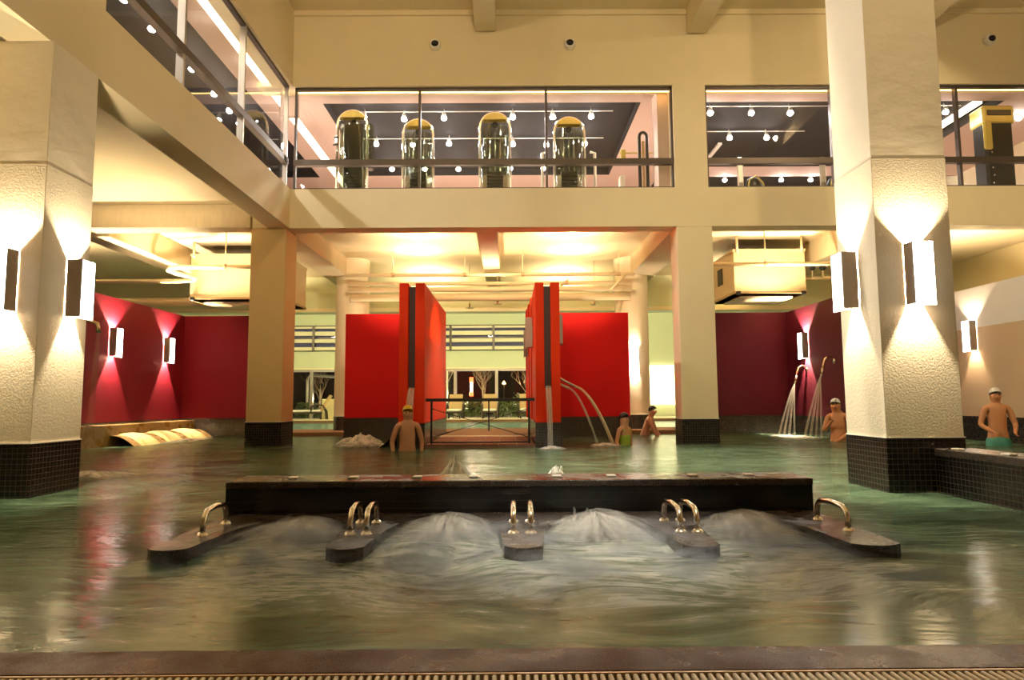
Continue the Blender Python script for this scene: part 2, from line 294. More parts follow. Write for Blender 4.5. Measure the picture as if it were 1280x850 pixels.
# ------------------------------------------------------------------ mesh helpers
ORG = {}
class MB:
    def __init__(s): s.v = []; s.f = []; s.uv = []; s.sm = []
    def add(s, vs, fs, smooth=False, uvs=None):
        k = len(s.v); s.v += [tuple(p) for p in vs]
        for f in fs: s.f.append(tuple(k + i for i in f)); s.sm.append(smooth)
        s.uv += uvs if uvs else [(0, 0)] * len(vs)
        return s
    def box(s, x0, x1, y0, y1, z0, z1):
        x0, x1 = min(x0, x1), max(x0, x1); y0, y1 = min(y0, y1), max(y0, y1); z0, z1 = min(z0, z1), max(z0, z1)
        v = [(x0, y0, z0), (x1, y0, z0), (x1, y1, z0), (x0, y1, z0), (x0, y0, z1), (x1, y0, z1), (x1, y1, z1), (x0, y1, z1)]
        return s.add(v, [(0, 3, 2, 1), (4, 5, 6, 7), (0, 1, 5, 4), (1, 2, 6, 5), (2, 3, 7, 6), (3, 0, 4, 7)])
    def bbox(s, x0, x1, y0, y1, z0, z1, b=.01):
        """box with chamfered edges"""
        bm = bmesh.new(); bmesh.ops.create_cube(bm, size=1)
        for v in bm.verts: v.co = Vector(((x0 + x1) / 2 + v.co.x * (x1 - x0), (y0 + y1) / 2 + v.co.y * (y1 - y0), (z0 + z1) / 2 + v.co.z * (z1 - z0)))
        bmesh.ops.bevel(bm, geom=bm.edges[:], offset=b, segments=1, affect='EDGES', profile=.5)
        bm.verts.index_update(); s.add([v.co for v in bm.verts], [[v.index for v in f.verts] for f in bm.faces]); bm.free(); return s
    def tube(s, pts, r, n=10, cap=True, flat=1.0):
        pts = [Vector(p) for p in pts]; k = len(pts)
        rs = r if isinstance(r, (list, tuple)) else [r] * k
        vs = []; uv = []; ref = None
        for i, p in enumerate(pts):
            t = (pts[min(i + 1, k - 1)] - pts[max(i - 1, 0)]).normalized()
            if ref is None:
                ref = Vector((0, 0, 1)) if abs(t.z) < .9 else Vector((1, 0, 0))
            a = t.cross(ref).normalized(); b = a.cross(t).normalized(); ref = b
            for j in range(n):
                w = 2 * math.pi * j / n
                vs.append(p + (a * math.cos(w) + b * math.sin(w) * flat) * rs[i]); uv.append((j / n, i / max(1, k - 1)))
        fs = [(i * n + j, i * n + (j + 1) % n, (i + 1) * n + (j + 1) % n, (i + 1) * n + j) for i in range(k - 1) for j in range(n)]
        s.add(vs, fs, True, uv)
        if cap:
            s.f.append(tuple(len(s.v) - k * n + j for j in reversed(range(n)))); s.sm.append(False)
            s.f.append(tuple(len(s.v) - n + j for j in range(n))); s.sm.append(False)
        return s
    def lathe(s, prof, c, n=20, axis='z', ang=2 * math.pi):
        """prof: list of (radius, height)"""
        vs = []; uv = []
        m = n if ang > 6.28 else n + 1
        for i, (r, h) in enumerate(prof):
            for j in range(m):
                a = ang * j / n
                p = (r * math.cos(a), r * math.sin(a), h)
                if axis == 'x': p = (p[2], p[0], p[1])
                if axis == 'y': p = (p[0], p[2], p[1])
                vs.append((c[0] + p[0], c[1] + p[1], c[2] + p[2])); uv.append((j / n, i / max(1, len(prof) - 1)))
        fs = []
        for i in range(len(prof) - 1):
            for j in range(n):
                j2 = (j + 1) % m
                fs.append((i * m + j, i * m + j2, (i + 1) * m + j2, (i + 1) * m + j))
        return s.add(vs, fs, True, uv)
    def ball(s, c, r, n=12, m=8):
        rx, ry, rz = r if isinstance(r, (tuple, list)) else (r, r, r)
        vs = [(c[0] + rx * math.sin(math.pi * i / m) * math.cos(2 * math.pi * j / n), c[1] + ry * math.sin(math.pi * i / m) * math.sin(2 * math.pi * j / n), c[2] + rz * math.cos(math.pi * i / m)) for i in range(m + 1) for j in range(n)]
        fs = [(i * n + j, (i + 1) * n + j, (i + 1) * n + (j + 1) % n, i * n + (j + 1) % n) for i in range(m) for j in range(n)]
        return s.add(vs, fs, True)
    def prism(s, poly, z0, z1):
        n = len(poly)
        return s.add([(x, y, z0) for x, y in poly] + [(x, y, z1) for x, y in poly],
                     [tuple(reversed(range(n))), tuple(range(n, 2 * n))] + [(i, (i + 1) % n, n + (i + 1) % n, n + i) for i in range(n)])
    def build(s, name, m, parent=None, loc=None):
        me = bpy.data.meshes.new(name)
        o = bpy.data.objects.new(name, me)
        if parent is not None: org = ORG[parent]; o.parent = parent
        else:
            org = Vector(loc) if loc is not None else Vector((0, 0, 0)); o.location = org
        me.from_pydata([tuple(Vector(p) - org) for p in s.v], [], s.f)
        for p, q in zip(me.polygons, s.sm): p.use_smooth = q
        ul = me.uv_layers.new(name='UVMap')
        for l in me.loops: ul.data[l.index].uv = s.uv[l.vertex_index]
        me.materials.append(M[m] if isinstance(m, str) else m)
        COL.objects.link(o); ORG[o] = org
        return o
def tag(o, label, cat=None, group=None, kind=None):
    o['label'] = label
    if cat: o['category'] = cat
    if group: o['group'] = group
    if kind: o['kind'] = kind
    return o
def thing(name, label, cat, loc=(0, 0, 0), group=None):
    o = bpy.data.objects.new(name, None); COL.objects.link(o); o.location = loc; ORG[o] = Vector(loc); o.empty_display_size = .1
    return tag(o, label, cat, group)
def dup(root, loc, label=None, group=None, rotz=None):
    r = root.copy(); COL.objects.link(r); r.location = loc; ORG[r] = Vector(loc)
    if label: r['label'] = label
    if group: r['group'] = group
    if rotz is not None: r.rotation_euler.z = rotz
    for ch in list(root.children):
        c = ch.copy(); COL.objects.link(c); c.parent = r
        for g in list(ch.children):
            d = g.copy(); COL.objects.link(d); d.parent = c
    return r
def struct(name, mb, m, label, parent=None):
    o = mb.build(name, m, parent)
    if parent is None: tag(o, label, name.split('_')[0], kind='structure')
    return o

# key levels
ZB, ZS, ZT, ZC = 4.10, 4.86, 6.90, 8.42     # beam underside, window sill, window head, hall ceiling
YB = 12.45                                   # face of the back wall
XL = -4.16                                   # face of the left balcony wall
XP = 3.2                                     # inner face of the right pillars
CL = 4.58                                    # ceiling of the low zone

# ------------------------------------------------------------------ setting: pool basin and floors
struct('floor', MB().box(-16, 16, -7, 1.95, -.25, .0).box(-9, 11, 1.9, 16.6, -1.25, -1.0), 'deck', 'stone floor of the pool hall and the sunken basin')
struct('floor_far', MB().box(-16, 16, 16.3, 18.3, -.6, .08).box(-16, 16, 27.0, 30.2, -.6, .08), 'deck', 'stone deck between the two pools')
struct('floor_pale', MB().box(-14, 14, 27.02, 29.9, .08, .10), 'paledeck', 'pale stone terrace strip behind the far pool')
struct('floor_gym', MB().box(-14, -4.5, -7, 20.5, CL, 4.72).box(-4.5, 14, YB + .4, 20.5, CL, 4.72), 'soffit', 'slab of the upper gym, its underside the low ceiling')
struct('floor_gym_finish', MB().box(-14, -4.5, -7, 20.3, 4.72, 4.74).box(-4.5, 14, YB + .4, 20.3, 4.72, 4.74), 'gym_boards', 'pale wooden gym floor')
wp = MB()
# pool water surface as a grid with slow swells
nx, ny = 130, 120
def wz(x, y):
    a = noise.noise(Vector((x * .9, y * 1.6, 1))) * .008 + noise.noise(Vector((x * 3, y * 5, 3))) * .003
    c = math.exp(-((y - 3.75) / .45) ** 2) * (1 if -1.9 < x < 2 else .2)
    return a + c * (.012 + noise.noise(Vector((x * 4, y * 6, 5))) * .02)
xs = [-9 + 18.6 * i / nx for i in range(nx + 1)]
ys = [2.14 + 14.22 * (j / ny) ** 1.5 for j in range(ny + 1)]
wp.add([(x, y, wz(x, y)) for y in ys for x in xs], [(j * (nx + 1) + i, j * (nx + 1) + i + 1, (j + 1) * (nx + 1) + i + 1, (j + 1) * (nx + 1) + i) for j in range(ny) for i in range(nx)], True)
o = wp.build('pool_water', 'water'); tag(o, 'turbid green water of the near pool with white foam by the jet seats', 'water', kind='stuff')
o = MB().box(-13.9, 12, 18.3, 27.0, -.25, -.02).build('far_pool_water', 'water_far'); tag(o, 'still teal water of the far pool beyond the columns', 'water', kind='stuff')

# pool edge in front and drain grate
t = thing('pool_coping', 'wet brown stone coping along the front edge of the pool', 'coping', (0, 2.05, 0))
MB().bbox(-4.6, 4.6, 1.957, 2.155, -.3, .04, .012).build('coping_slab', 'coping', t)
MB().box(-4.6, 4.6, 1.95, 2.14, -1.0, -.3).build('basin_wall', 'mosaic', t)
MB().box(-4.6, 4.6, 1.950, 1.957, -.02, .041).build('metal_edge', 'gratetrim', t)
t = thing('drain_grate', 'slatted cream overflow grate along the near edge of the coping', 'drain grate', (0, 1.87, .03))
MB().box(-1.9, 1.9, 1.64, 1.945, -.02, -.005).build('channel', 'dark', t)
for i in range(150):
    x = -1.74 + i * .0232
    if i == 0:
        m0 = MB().bbox(x - .0065, x + .0065, 1.66, 1.949, -.004, .039, .003); sl0 = m0.build('slat', 'grate', t); sl0.location = (0, 0, 0)
    else:
        c = sl0.copy(); COL.objects.link(c); c.parent = t; c.location = (i * .0232, 0, 0)

# ------------------------------------------------------------------ setting: walls
w = MB()
w.box(XL - .4, XL, -7, YB, ZB, ZS).box(XL - .4, XL, -7, 6.6, ZS, ZC).box(XL - .4, XL, 6.6, YB, ZT, ZC)
struct('wall_left', w, 'cream', 'cream balcony wall over the left aisle with a strip of windows')
w = MB()
w.box(XL - .7, 12.5, YB, YB + .4, ZB, ZS).box(XL - .7, 12.5, YB, YB + .4, ZT, ZC).box(XP, 3.83, YB, YB + .4, ZS, ZT)
struct('wall_back', w, 'cream', 'cream back wall with the gym windows above the low zone')
struct('trim_cornice', MB().box(XL, 12.5, YB - .05, YB, ZC - .10, ZC), 'cream', 'thin cornice strip at the top of the back wall')
struct('ceiling', MB().box(-5, 13, -7, YB + .4, ZC, ZC + .2), 'cream', 'cream ceiling of the tall hall')
struct('wall_front', MB().box(-14, 13, -7.2, -7, -.2, 8.6), 'cream', 'cream wall behind the photographer')
struct('wall_right_upper', MB().box(12.5, 12.7, -7, 20.5, -.2, 8.6), 'cream', 'tan side wall far to the right')
struct('wall_left_aisle', MB().box(-14.2, -14, -7, 30, -.2, 7.6), 'cream', 'cream outer wall of the left aisle')
# crimson partition in the left room
w = MB().box(-8.1, -7.9, 7.5, 16.2, .44, 2.92).box(-8.1, -5.5, 16.2, 16.4, .44, 2.92)
struct('wall_crimson_left', w, 'redroom', 'crimson partition wall of the left corner with two lit sconces')
struct('baseboard_left', MB().box(-7.92, -5.48, 16.17, 16.42, -.3, .44).box(-8.12, -7.88, 7.5, 16.42, -1, .44), 'mosaic_far', 'dark mosaic plinth under the left crimson wall')
w = MB().box(4.55, 6.95, 16.2, 16.4, .43, 2.93).box(6.8, 6.95, 13.5, 16.3, .43, 2.93).box(6.8, 9.0, 13.4, 13.5, .43, 2.93)
struct('wall_maroon_right', w, 'redroomR', 'maroon partition wall of the right corner with one sconce')
struct('baseboard_right', MB().box(4.53, 6.97, 16.17, 16.42, -.3, .43).box(6.78, 6.97, 13.4, 16.3, -1, .43).box(6.8, 9.2, 13.37, 13.5, -1, .43).box(8.97, 9.2, -6, 13.4, -1, .46), 'mosaic_far', 'dark mosaic plinth under the right walls')
struct('wall_white_right', MB().box(9.0, 9.2, -6, 13.4, 2.16, 2.94), 'white_wall', 'white upper band of the right side wall')
tw = thing('wall_tan_right', 'tan striped lower band of the right side wall', 'wall', (9.0, 10, 1)); tw['kind'] = 'structure'
MB().box(9.0, 9.2, -6, 13.4, .46, 2.16).build('wall_band', 'tan_wall', tw)
for k, (a, c) in enumerate(((10.55, 10.95), (9.6, 10.2), (8.2, 9.2), (6.0, 7.6))):
    MB().box(8.992, 9.0, a, c, .46, 2.155).build('wall_stripe', 'tan_wall2', tw)
# far hall
struct('ceiling_far', MB().box(-14, 12.5, 20.4, 30.2, 4.9, 5.1), 'yellow', 'pale yellow ceiling over the far pool')
struct('trim_far_beam', MB().box(-14, 12.5, 20.0, 20.4, 3.62, 4.72), 'green', 'pale green downstand beam before the far pool')
struct('trim_far_ledge', MB().box(-14, 12.5, 19.9, 20.45, 3.50, 3.62), 'louver', 'bright ledge under the green downstand beam')
struct('wall_far', MB().box(-14, 12.5, 30, 30.2, 2.34, 3.10).box(-14, 12.5, 30, 30.2, 4.24, 5.0).box(5.9, 12.5, 30, 30.2, 0, 2.34).box(5.9, 12.5, 30, 30.2, 3.1, 4.24), 'green', 'pale green parapet wall across the far pool')
struct('trim_far_light', MB().box(-14, 5.9, 29.9, 30.0, 2.27, 2.34), 'louver', 'pale lintel strip over the garden windows')
mw = thing('window_far_upper', 'upper far window band with cream louvers', 'window', (0, 30, 3.1)); mw['kind'] = 'structure'
for z0, z1 in ((4.10, 4.19), (3.78, 3.97), (3.46, 3.63), (3.12, 3.27)):
    MB().bbox(-14, 5.9, 29.80, 29.95, z0, z1, .01).build('slat', 'louver', mw)
MB().box(-14, 5.9, 29.97, 30.03, 4.19, 4.26).box(-14, 5.9, 29.97, 30.03, 3.66, 3.71).box(-14, 5.9, 29.97, 30.03, 3.09, 3.12).build('rail', 'darkalu', mw)
for x in (-12.6, -10.6, -8.75, -6.7, -4.6, -2.62, -.7, 1.2, 3.1, 5.0):
    MB().box(x - .05, x + .05, 29.76, 30.06, 3.1, 4.24).build('mullion', 'darkalu', mw)
MB().box(-14, 5.9, 30.08, 30.1, 3.1, 4.24).build('pane', 'glass', mw)
mw = thing('window_far_lower', 'tall garden windows behind the loungers', 'window', (0, 30, .1)); mw['kind'] = 'structure'
for x in (-10.7, -8.84, -6.7, -4.5, -2.42, -.57, 1.26, 3.1, 5.0):
    MB().bbox(x - .07, x + .07, 29.9, 30.08, .1, 2.27, .01).build('mullion', 'alu', mw)
MB().box(-14, 5.9, 29.92, 30.08, 2.17, 2.27).build('head_rail', 'alu', mw)
MB().box(-14, 5.9, 30.09, 30.11, .1, 2.2).build('pane', 'glass', mw)
MB().box(-2.82, -2.75, 29.92, 30.05, .1, 2.2).build('door_edge', 'white', mw)
lw = MB().box(6.0, 8.2, 29.9, 29.98, .62, 2.36).build('lit_wall_patch', mat('lit_wall_glow', (.9, .85, .6), .6, emit=(1, .92, .52), estr=1.5)); tag(lw, 'pale yellow patch of lit far wall, its light put in as glow, right of the column', 'panel')  # lamp-lit stretch of wall, its light put in as emission

# ------------------------------------------------------------------ pillars and beams
def pillar(x0, x1, y0, y1, label, ztop=ZB, zb=.465, seam=2.95, far=False, paint='cream'):
    t = thing('pillar', label, 'pillar', ((x0 + x1) / 2, (y0 + y1) / 2, -1.0))
    if far: MB().bbox(x0, x1, y0, y1, zb, ztop, .012).build('shaft', paint, t)
    else:
        MB().bbox(x0, x1, y0, y1, zb, seam, .003).build('lower_shaft', 'pillar_low', t)
        MB().bbox(x0 + .003, x1 - .003, y0 + .003, y1 - .003, seam, ztop, .003).build('upper_shaft', 'pillar_top', t)
    e = .006
    MB().box(x0 - e, x1 + e, y0 - e, y1 + e, -1.0, zb).build('tile_base', 'mosaic', t)
    MB().box(x0 - e - .003, x1 + e + .003, y0 - e - .003, y1 + e + .003, zb - .006, zb + .004).build('base_trim', 'grout_light', t)
    return t
pillar(-4.83, -4.13, 5.83, 6.5, 'stucco pillar with two lit sconces under the balcony at far left')
pillar(3.25, 3.92, 5.8, 6.48, 'tall stucco pillar rising to the hall ceiling beside the granite wall', ZC, .47)
pillar(-4.88, -4.22, YB + .0, YB + .66, 'smooth pillar with warm light in its tan colour, under the corner of the two window walls', ZB, .45, far=True, paint='warm_lit_plaster')
pillar(XP, 3.88, YB + .0, YB + .5, 'smooth white pillar between red panel and maroon corner', ZB, .46, far=True)

def beam(x0, x1, y0, y1, z0, z1, label, m='concrete'):
    o = MB().bbox(x0, x1, y0, y1, z0, z1, .012).build('ceiling_beam', m); return tag(o, label, 'beam')
beam(-.63, -.22, -7, YB - .05, 7.98, ZC, 'cream hall ceiling beam above the middle window', 'cream')
beam(3.50, 3.88, -7, YB - .05, 7.92, ZC, 'cream hall ceiling beam meeting the wall right of the middle window', 'cream')
beam(7.70, 8.10, -7, YB - .05, 7.92, ZC, 'cream hall ceiling beam behind the tall stucco pillar', 'cream')
beam(-.63, -.22, YB + .4, 19.9, 4.12, CL, 'concrete beam over the passage between the red slabs')
beam(-4.88, -4.25, YB + .66, 19.9, ZB, CL, 'concrete beam running back from the tan corner pillar')
beam(XP, 3.88, YB + .5, 19.9, ZB, CL, 'concrete beam running back from the white pillar')
beam(-14, -4.9, YB, YB + .4, ZB + .02, CL, 'board marked concrete beam crossing the left aisle')
beam(-8.4, -7.8, YB + .4, 19.9, 4.05, CL, 'concrete beam above the left crimson wall')
beam(7.2, 7.8, YB + .4, 19.9, 4.02, CL, 'concrete beam above the right maroon wall')

# ------------------------------------------------------------------ windows of the gym
def gym_window(n, label, axis, a0, a1, mulls, face):
    t = thing('window_%d' % n, label, 'window', ((a0, face, ZS) if axis == 'x' else (face, a0, ZS))); t['kind'] = 'structure'
    def bx(u0, u1, d0, d1, z0, z1):
        if axis == 'x': return MB().box(u0, u1, face + d0, face + d1, z0, z1)
        return MB().box(face - d0, face - d1, u0, u1, z0, z1)
    fm = 'darkalu' if axis == 'x' else 'alu'
    bx(a0, a1, .06, .14, ZS, ZS + .035).build('sill_frame', fm, t)
    bx(a0, a1, .06, .14, ZT - .05, ZT).build('head_frame', 'darkalu', t)
    bx(a0, a0 + .04, .06, .14, ZS, ZT).build('side_frame', fm, t); bx(a1 - .04, a1, .06, .14, ZS, ZT).build('side_frame', fm, t)
    bx(a0, a1, .04, .15, 5.34, 5.455).build('rail', 'darkalu', t)
    for m_ in mulls: bx(m_ - .022, m_ + .022, .05, .15, ZS, ZT).build('mullion', fm, t)
    e = [a0] + list(mulls) + [a1]
    for p, q in zip(e[:-1], e[1:]):
        bx(p + .02, q - .02, .095, .105, ZS + .03, 5.35).build('pane', 'glass', t)
        bx(p + .02, q - .02, .095, .105, 5.45, ZT - .04).build('pane', 'glass', t)
gym_window(1, 'three bay gym window over the low zone', 'x', XL + .03, XP, (-1.71, .745), YB)
gym_window(2, 'gym window right of the tall beam end', 'x', 3.83, 12.4, (6.3, 8.75), YB)
gym_window(3, 'gym window strip along the left balcony', 'y', 6.6, YB - .02, (8.35, 10.3), XL)

# ------------------------------------------------------------------ gym behind the glass
g = MB()
ZG = 7.0
def slab(x0, x1, y0, y1): g.box(x0, x1, y0, y1, ZG, ZG + .05)
slab(-4.4, 14, YB + .14, 13.42); slab(-4.4, -3.85, 13.42, 20.5); slab(2.78, 4.15, 13.42, 17.9); slab(-3.85, 4.15, 17.9, 20.5); slab(4.15, 14, 17.3, 18.1); slab(4.15, 14, 19.6, 20.5); slab(10.4, 14, 13.42, 17.3)
slab(-5.2, -4.4, -7, 20.5); slab(-14, -8.6, -7, 20.5); slab(-8.6, -5.2, 18.0, 20.5)
struct('ceiling_gym', g, 'peach', 'peach ceiling of the gym round the black recesses')
g = MB().box(-3.9, 4.2, 13.4, 18.0, 7.18, 7.25).box(4.1, 10.5, 13.4, 17.4, 7.18, 7.25).box(4.1, 14, 18.0, 19.7, 7.18, 7.25).box(-8.7, -5.1, -7, 18.1, 7.18, 7.25)
for (x0, x1, y0, y1) in ((-3.85, 2.78, 13.42, 17.9), (4.15, 10.4, 13.42, 17.3), (4.15, 14, 18.1, 19.6), (-8.6, -5.2, -6.9, 18.0)):
    g.box(x0, x1, y0, y0 + .02, 7.0, 7.2).box(x0, x1, y1 - .02, y1, 7.0, 7.2).box(x0, x0 + .02, y0, y1, 7.0, 7.2).box(x1 - .02, x1, y0, y1, 7.0, 7.2)
struct('ceiling_recess', g, 'blackceil', 'black recessed ceiling fields of the gym')
struct('wall_gym', MB().box(-14, 14, 20.3, 20.5, 4.7, 7.4), 'peach', 'peach end wall of the gym')
struct('trim_gym_pier', MB().box(2.98, 3.3, YB + .4, 13.3, 4.7, ZG).box(-4.54, -4.2, YB + .42, 13.0, 6.5, ZG), 'peach', 'peach pier at the right end of the middle window')
o = MB().box(XL, XP, YB + .20, YB + .24, ZT - .03, ZT - .005).build('cove_light', 'orange_glow'); tag(o, 'thin orange cove light along the head of the middle window', 'light')
o = MB().box(3.9, 12.4, YB + .20, YB + .24, ZT - .03, ZT - .005).build('cove_light', 'orange_glow'); tag(o, 'thin orange cove light along the head of the right window', 'light')
o = MB().box(-4.78, -4.58, 3.0, 19.4, 6.996, 6.9995).build('strip_light', 'strip_glow'); tag(o, 'long glowing ceiling strip running along the balcony window', 'light')
o = MB().box(10.02, 10.2, 13.8, 16.2, 7.12, 7.178).build('strip_light', 'strip_glow'); tag(o, 'slanting white strip light left of the gold topped machine', 'light')
o = MB().box(5.2, 5.3, 16.0, 17.2, 7.1, 7.15).build('air_vent', 'white'); tag(o, 'small white vent in the black ceiling of the right window', 'vent')
for x0, x1, yy, lab in ((-3.5, 2.3, 14.0, 'front'), (-3.5, 2.3, 15.5, 'middle'), (-3.5, 2.0, 17.2, 'rear')):
    o = MB().box(x0, x1, yy + .06, yy + .08, 7.10, 7.115).build('light_track', 'white'); tag(o, 'white %s light track on the black gym ceiling behind the middle window' % lab, 'track')
for x0, x1, yy, lab in ((4.2, 9.8, 13.8, 'front'), (4.2, 7.0, 15.15, 'rear')):
    o = MB().box(x0, x1, yy + .06, yy + .08, 7.10, 7.115).build('light_track', 'white'); tag(o, 'white %s light track on the black gym ceiling behind the right window' % lab, 'track')

def make_spot(loc, label, group):
    x, y, z = loc
    t = thing('track_spotlight', label, 'spotlight', loc, group)
    MB().tube([(x, y + .05, z + .2), (x, y + .03, z + .06)], .012, 6).build('stem', 'white', t)
    MB().lathe([(.03, .1), (.045, .08), (.05, -.02), (.042, -.02)], (x, y, z), 12).build('lamp_head', 'white', t)
    MB().ball((x, y, z - .02), (.06, .06, .05), 12, 8).build('bulb', 'spot_glow', t)
    return t
s0 = None
rows = [([(-3.09, 13.9), (-2.25, 14.0), (-1.38, 13.95), (.108, 13.92), (.97, 13.93), (1.8, 13.9)], 'lit spotlight in the front track row behind the middle window', 'front row spotlights', 24),
        ([(-3.13, 15.4), (-2.27, 15.45), (-1.4, 15.4), (.116, 15.45), (.92, 15.5), (1.83, 15.43)], 'lit spotlight in the second track row behind the middle window', 'second row spotlights', 24),
        ([(-3.06, 17.13), (-2.2, 17.13), (-1.31, 17.15), (.06, 17.1), (.925, 17.12)], 'lit spotlight in the rear track row behind the middle window', 'rear row spotlights', 20),
        ([(4.33, 13.76), (5.21, 13.77), (6.05, 13.78)], 'lit spotlight in the high row of the right window', 'right window front spotlights', 24),
        ([(5.19, 15.12), (6.06, 15.13)], 'lit spotlight in the second row of the right window', 'right window second spotlights', 20),
        ([(6.05, 17.2 + .95), (7.63, 18.15), (8.45, 18.15)], 'lit spotlight low behind the rail of the right window', 'right window low spotlights', 20),
        ([(9.38, 13.77)], 'lit spotlight just right of the tall stucco pillar', None, 24),
        ([(11.2, 14.1), (11.6, 18.3)], 'lit spotlight at the far right edge by the gold topped machine', 'far right spotlights', 20),
        ([(-5.82, 6.6), (-5.82, 7.6), (-5.81, 8.6), (-5.81, 9.64), (-5.82, 10.45), (-5.79, 11.78), (-5.82, 12.77), (-5.84, 13.54), (-5.9, 14.2)], 'lit spotlight in the row behind the balcony window', 'balcony spotlights', 90)]
for pts, lab, grp, e in rows:
    W_ = ['first', 'second', 'third', 'fourth', 'fifth', 'sixth', 'seventh', 'eighth', 'ninth']
    base = lab
    for n_, (x, y) in enumerate(pts):
        lab = base if len(pts) == 1 else base.replace('lit spotlight', '%s spotlight %s' % (W_[n_], 'counted from the camera end' if x < -5 else 'from the left'))
        if s0 is None: s0 = make_spot((x, y, 6.93), lab, grp)
        else:
            q = dup(s0, (x, y, 6.93), lab)
            if grp: q['group'] = grp
            elif 'group' in q: del q['group']
        if x < -5: light('SPOT', (x, y, 6.84), e * 2.5, (1, .95, .88), .04, (x + 6, y - 1.0, 3.6), 84, .5, name='spot_lamp')
        else: light('SPOT', (x, y, 6.84), e * 2.2, (1, .95, .88), .04, (x, y + .01, 0), 150, .3, name='spot_lamp')

def hood_machine(x, zt, label, dark=False):
    y = 13.4; w = .31; z0 = 4.72
    t = thing('weight_machine', label, 'gym machine', (x, y, z0), 'shrouded weight machines')
    zs = zt - w
    arch = [(x - w, y, z0)] + [(x - w, y, zs)] + [(x - w * math.cos(a), y, zs + w * math.sin(a)) for a in [math.pi * k / 12 for k in range(1, 12)]] + [(x + w, y, zs), (x + w, y, z0)]
    MB().tube(arch, .03, 8).build('frame', 'chrome', t)
    c = MB()
    n = 12                                                    # gold cap under the arch
    pts = [(x - w * .95 * math.cos(math.pi * k / n), zs + w * .95 * math.sin(math.pi * k / n)) for k in range(n + 1)]
    zc = zs + w * .35
    poly = [p for p in pts if p[1] > zc]
    c.add([(p[0], y - .05, p[1]) for p in poly] + [(p[0], y + .12, p[1]) for p in poly], [tuple(range(len(poly))), tuple(reversed(range(len(poly), 2 * len(poly))))] + [(i, i + len(poly), i + 1 + len(poly), i + 1) for i in range(len(poly) - 1)])
    c.build('arch_cap', 'gold', t)
    MB().lathe([(w * .9, z0 + .1 - z0), (w * .9, zs - z0)], (x, y + .1, z0), 18, 'z', math.pi).lathe([(w * .9, .1), (w * .9, zs - z0)], (x, y + .1, z0), 18, 'z', -math.pi).build('shroud', 'shroud', t)
    for k in range(9): MB().bbox(x - .17, x + .17, y + .02, y + .2, z0 + .15 + k * .075, z0 + .215 + k * .075, .008).build('weight_plate', 'machine', t)
    for s in (-1, 1): MB().tube([(x + s * .11, y + .1, z0 + .1), (x + s * .11, y + .1, zs + .1)], .014, 8).build('guide_rod', 'chrome', t)
    MB().tube([(x, y + .1, z0 + .8), (x, y + .1, zs + .1)], .008, 6).build('cable', 'chrome', t)
    MB().lathe([(.02, -.02), (.07, -.02), (.07, .02), (.02, .02)], (x, y + .1, zs + .08), 14, 'y').build('pulley', 'machine', t)
    if dark: MB().bbox(x - .2, x + .2, y + .05, y + .16, z0 + .5, zs + .05, .02).build('core_panel', 'machine', t)
    return t
hood_machine(-3.22, 6.84, 'leftmost arched weight machine behind the middle window, dark core with side grips', True)
hood_machine(-1.86, 6.64, 'arched clear weight machine crossed by the left window mullion')
hood_machine(-.27, 6.78, 'arched clear weight machine centred in the middle pane')
hood_machine(1.27, 6.67, 'arched weight machine with open top right of the second mullion')
m_ = [o for o in COL.objects if o.name.startswith('weight_machine')]
MB().tube([(-3.6, 13.4, 6.25), (-3.52, 13.36, 6.25)], .02, 6).tube([(-3.62, 13.4, 6.1), (-3.52, 13.36, 6.1)], .02, 6).build('side_grip', 'machine', m_[0])
MB().bbox(-2.92, -2.80, 13.35, 13.6, 5.6, 6.55, .03).build('side_guard', 'shroud', m_[0])
for x in (.72, 1.82):
    MB().tube([(x, 13.6, 4.72), (x, 13.6, 5.98), (x + (.1 if x < 1 else -.1), 13.6, 6.0)], .03, 8).build('side_post', 'white', m_[3])
t = thing('cable_tower', 'slim black arched pull tower with white arms at the right end of the middle window', 'gym machine', (2.82, 13.5, 4.72))
x, y = 2.8, 13.4
MB().tube([(x - .08, y, 4.72), (x - .08, y, 6.24)] + [(x - .08 * math.cos(a), y, 6.24 + .1 * math.sin(a)) for a in (.5, 1, 1.57, 2.1, 2.6)] + [(x + .08, y, 6.24), (x + .08, y, 4.72)], .035, 8).build('arch_frame', 'machine', t)
MB().bbox(x - .025, x + .025, y - .03, y + .03, 4.8, 6.15, .01).build('scale_plate', 'cushion', t)
MB().tube([(x - .5, y, 5.9), (x + .5, y, 5.9)], .015, 8).build('cross_bar', 'gold', t)
for s in (-1, 1):
    MB().bbox(x + s * .42 - .05, x + s * .42 + .05, y - .05, y + .05, 5.75, 5.96, .01).build('pulley_block', 'gold', t)
    MB().bbox(x + s * .46 - .05, x + s * .46 + .05, y - .1, y + .1, 4.72, 5.4, .02).build('white_post', 'white', t)
MB().bbox(2.0, 2.35, 13.6, 13.9, 4.72, 4.98, .02).build('pedestal', 'wood', t)
def treadmill(x, label):
    t = thing('treadmill', label, 'treadmill', (x, 13.2, 4.72), 'treadmills in the right window')
    y = 13.2
    MB().bbox(x - .06, x + .06, y - .03, y + .03, 4.72, 5.72, .02).build('upright', 'alu', t)
    MB().ball((x + .3, y + .1, 5.15), (.18, .06, .2), 16, 10).build('console', 'machine', t)
    MB().tube([(x + .12, y - .02, 4.95), (x + .18, y - .02, 5.25), (x + .32, y - .02, 5.33), (x + .45, y - .02, 5.18), (x + .5, y - .02, 4.95)], .018, 8).build('console_rim', 'gold', t)
    MB().tube([(x + .55, y, 4.95), (x + .68, y, 5.05), (x + .85, y, 5.06), (x + .98, y, 4.96)], .03, 8).build('handlebar', 'chrome', t)
    MB().bbox(x - .1, x + 1.0, y - .1, y + .4, 4.72, 4.95, .03).build('deck', 'machine', t)
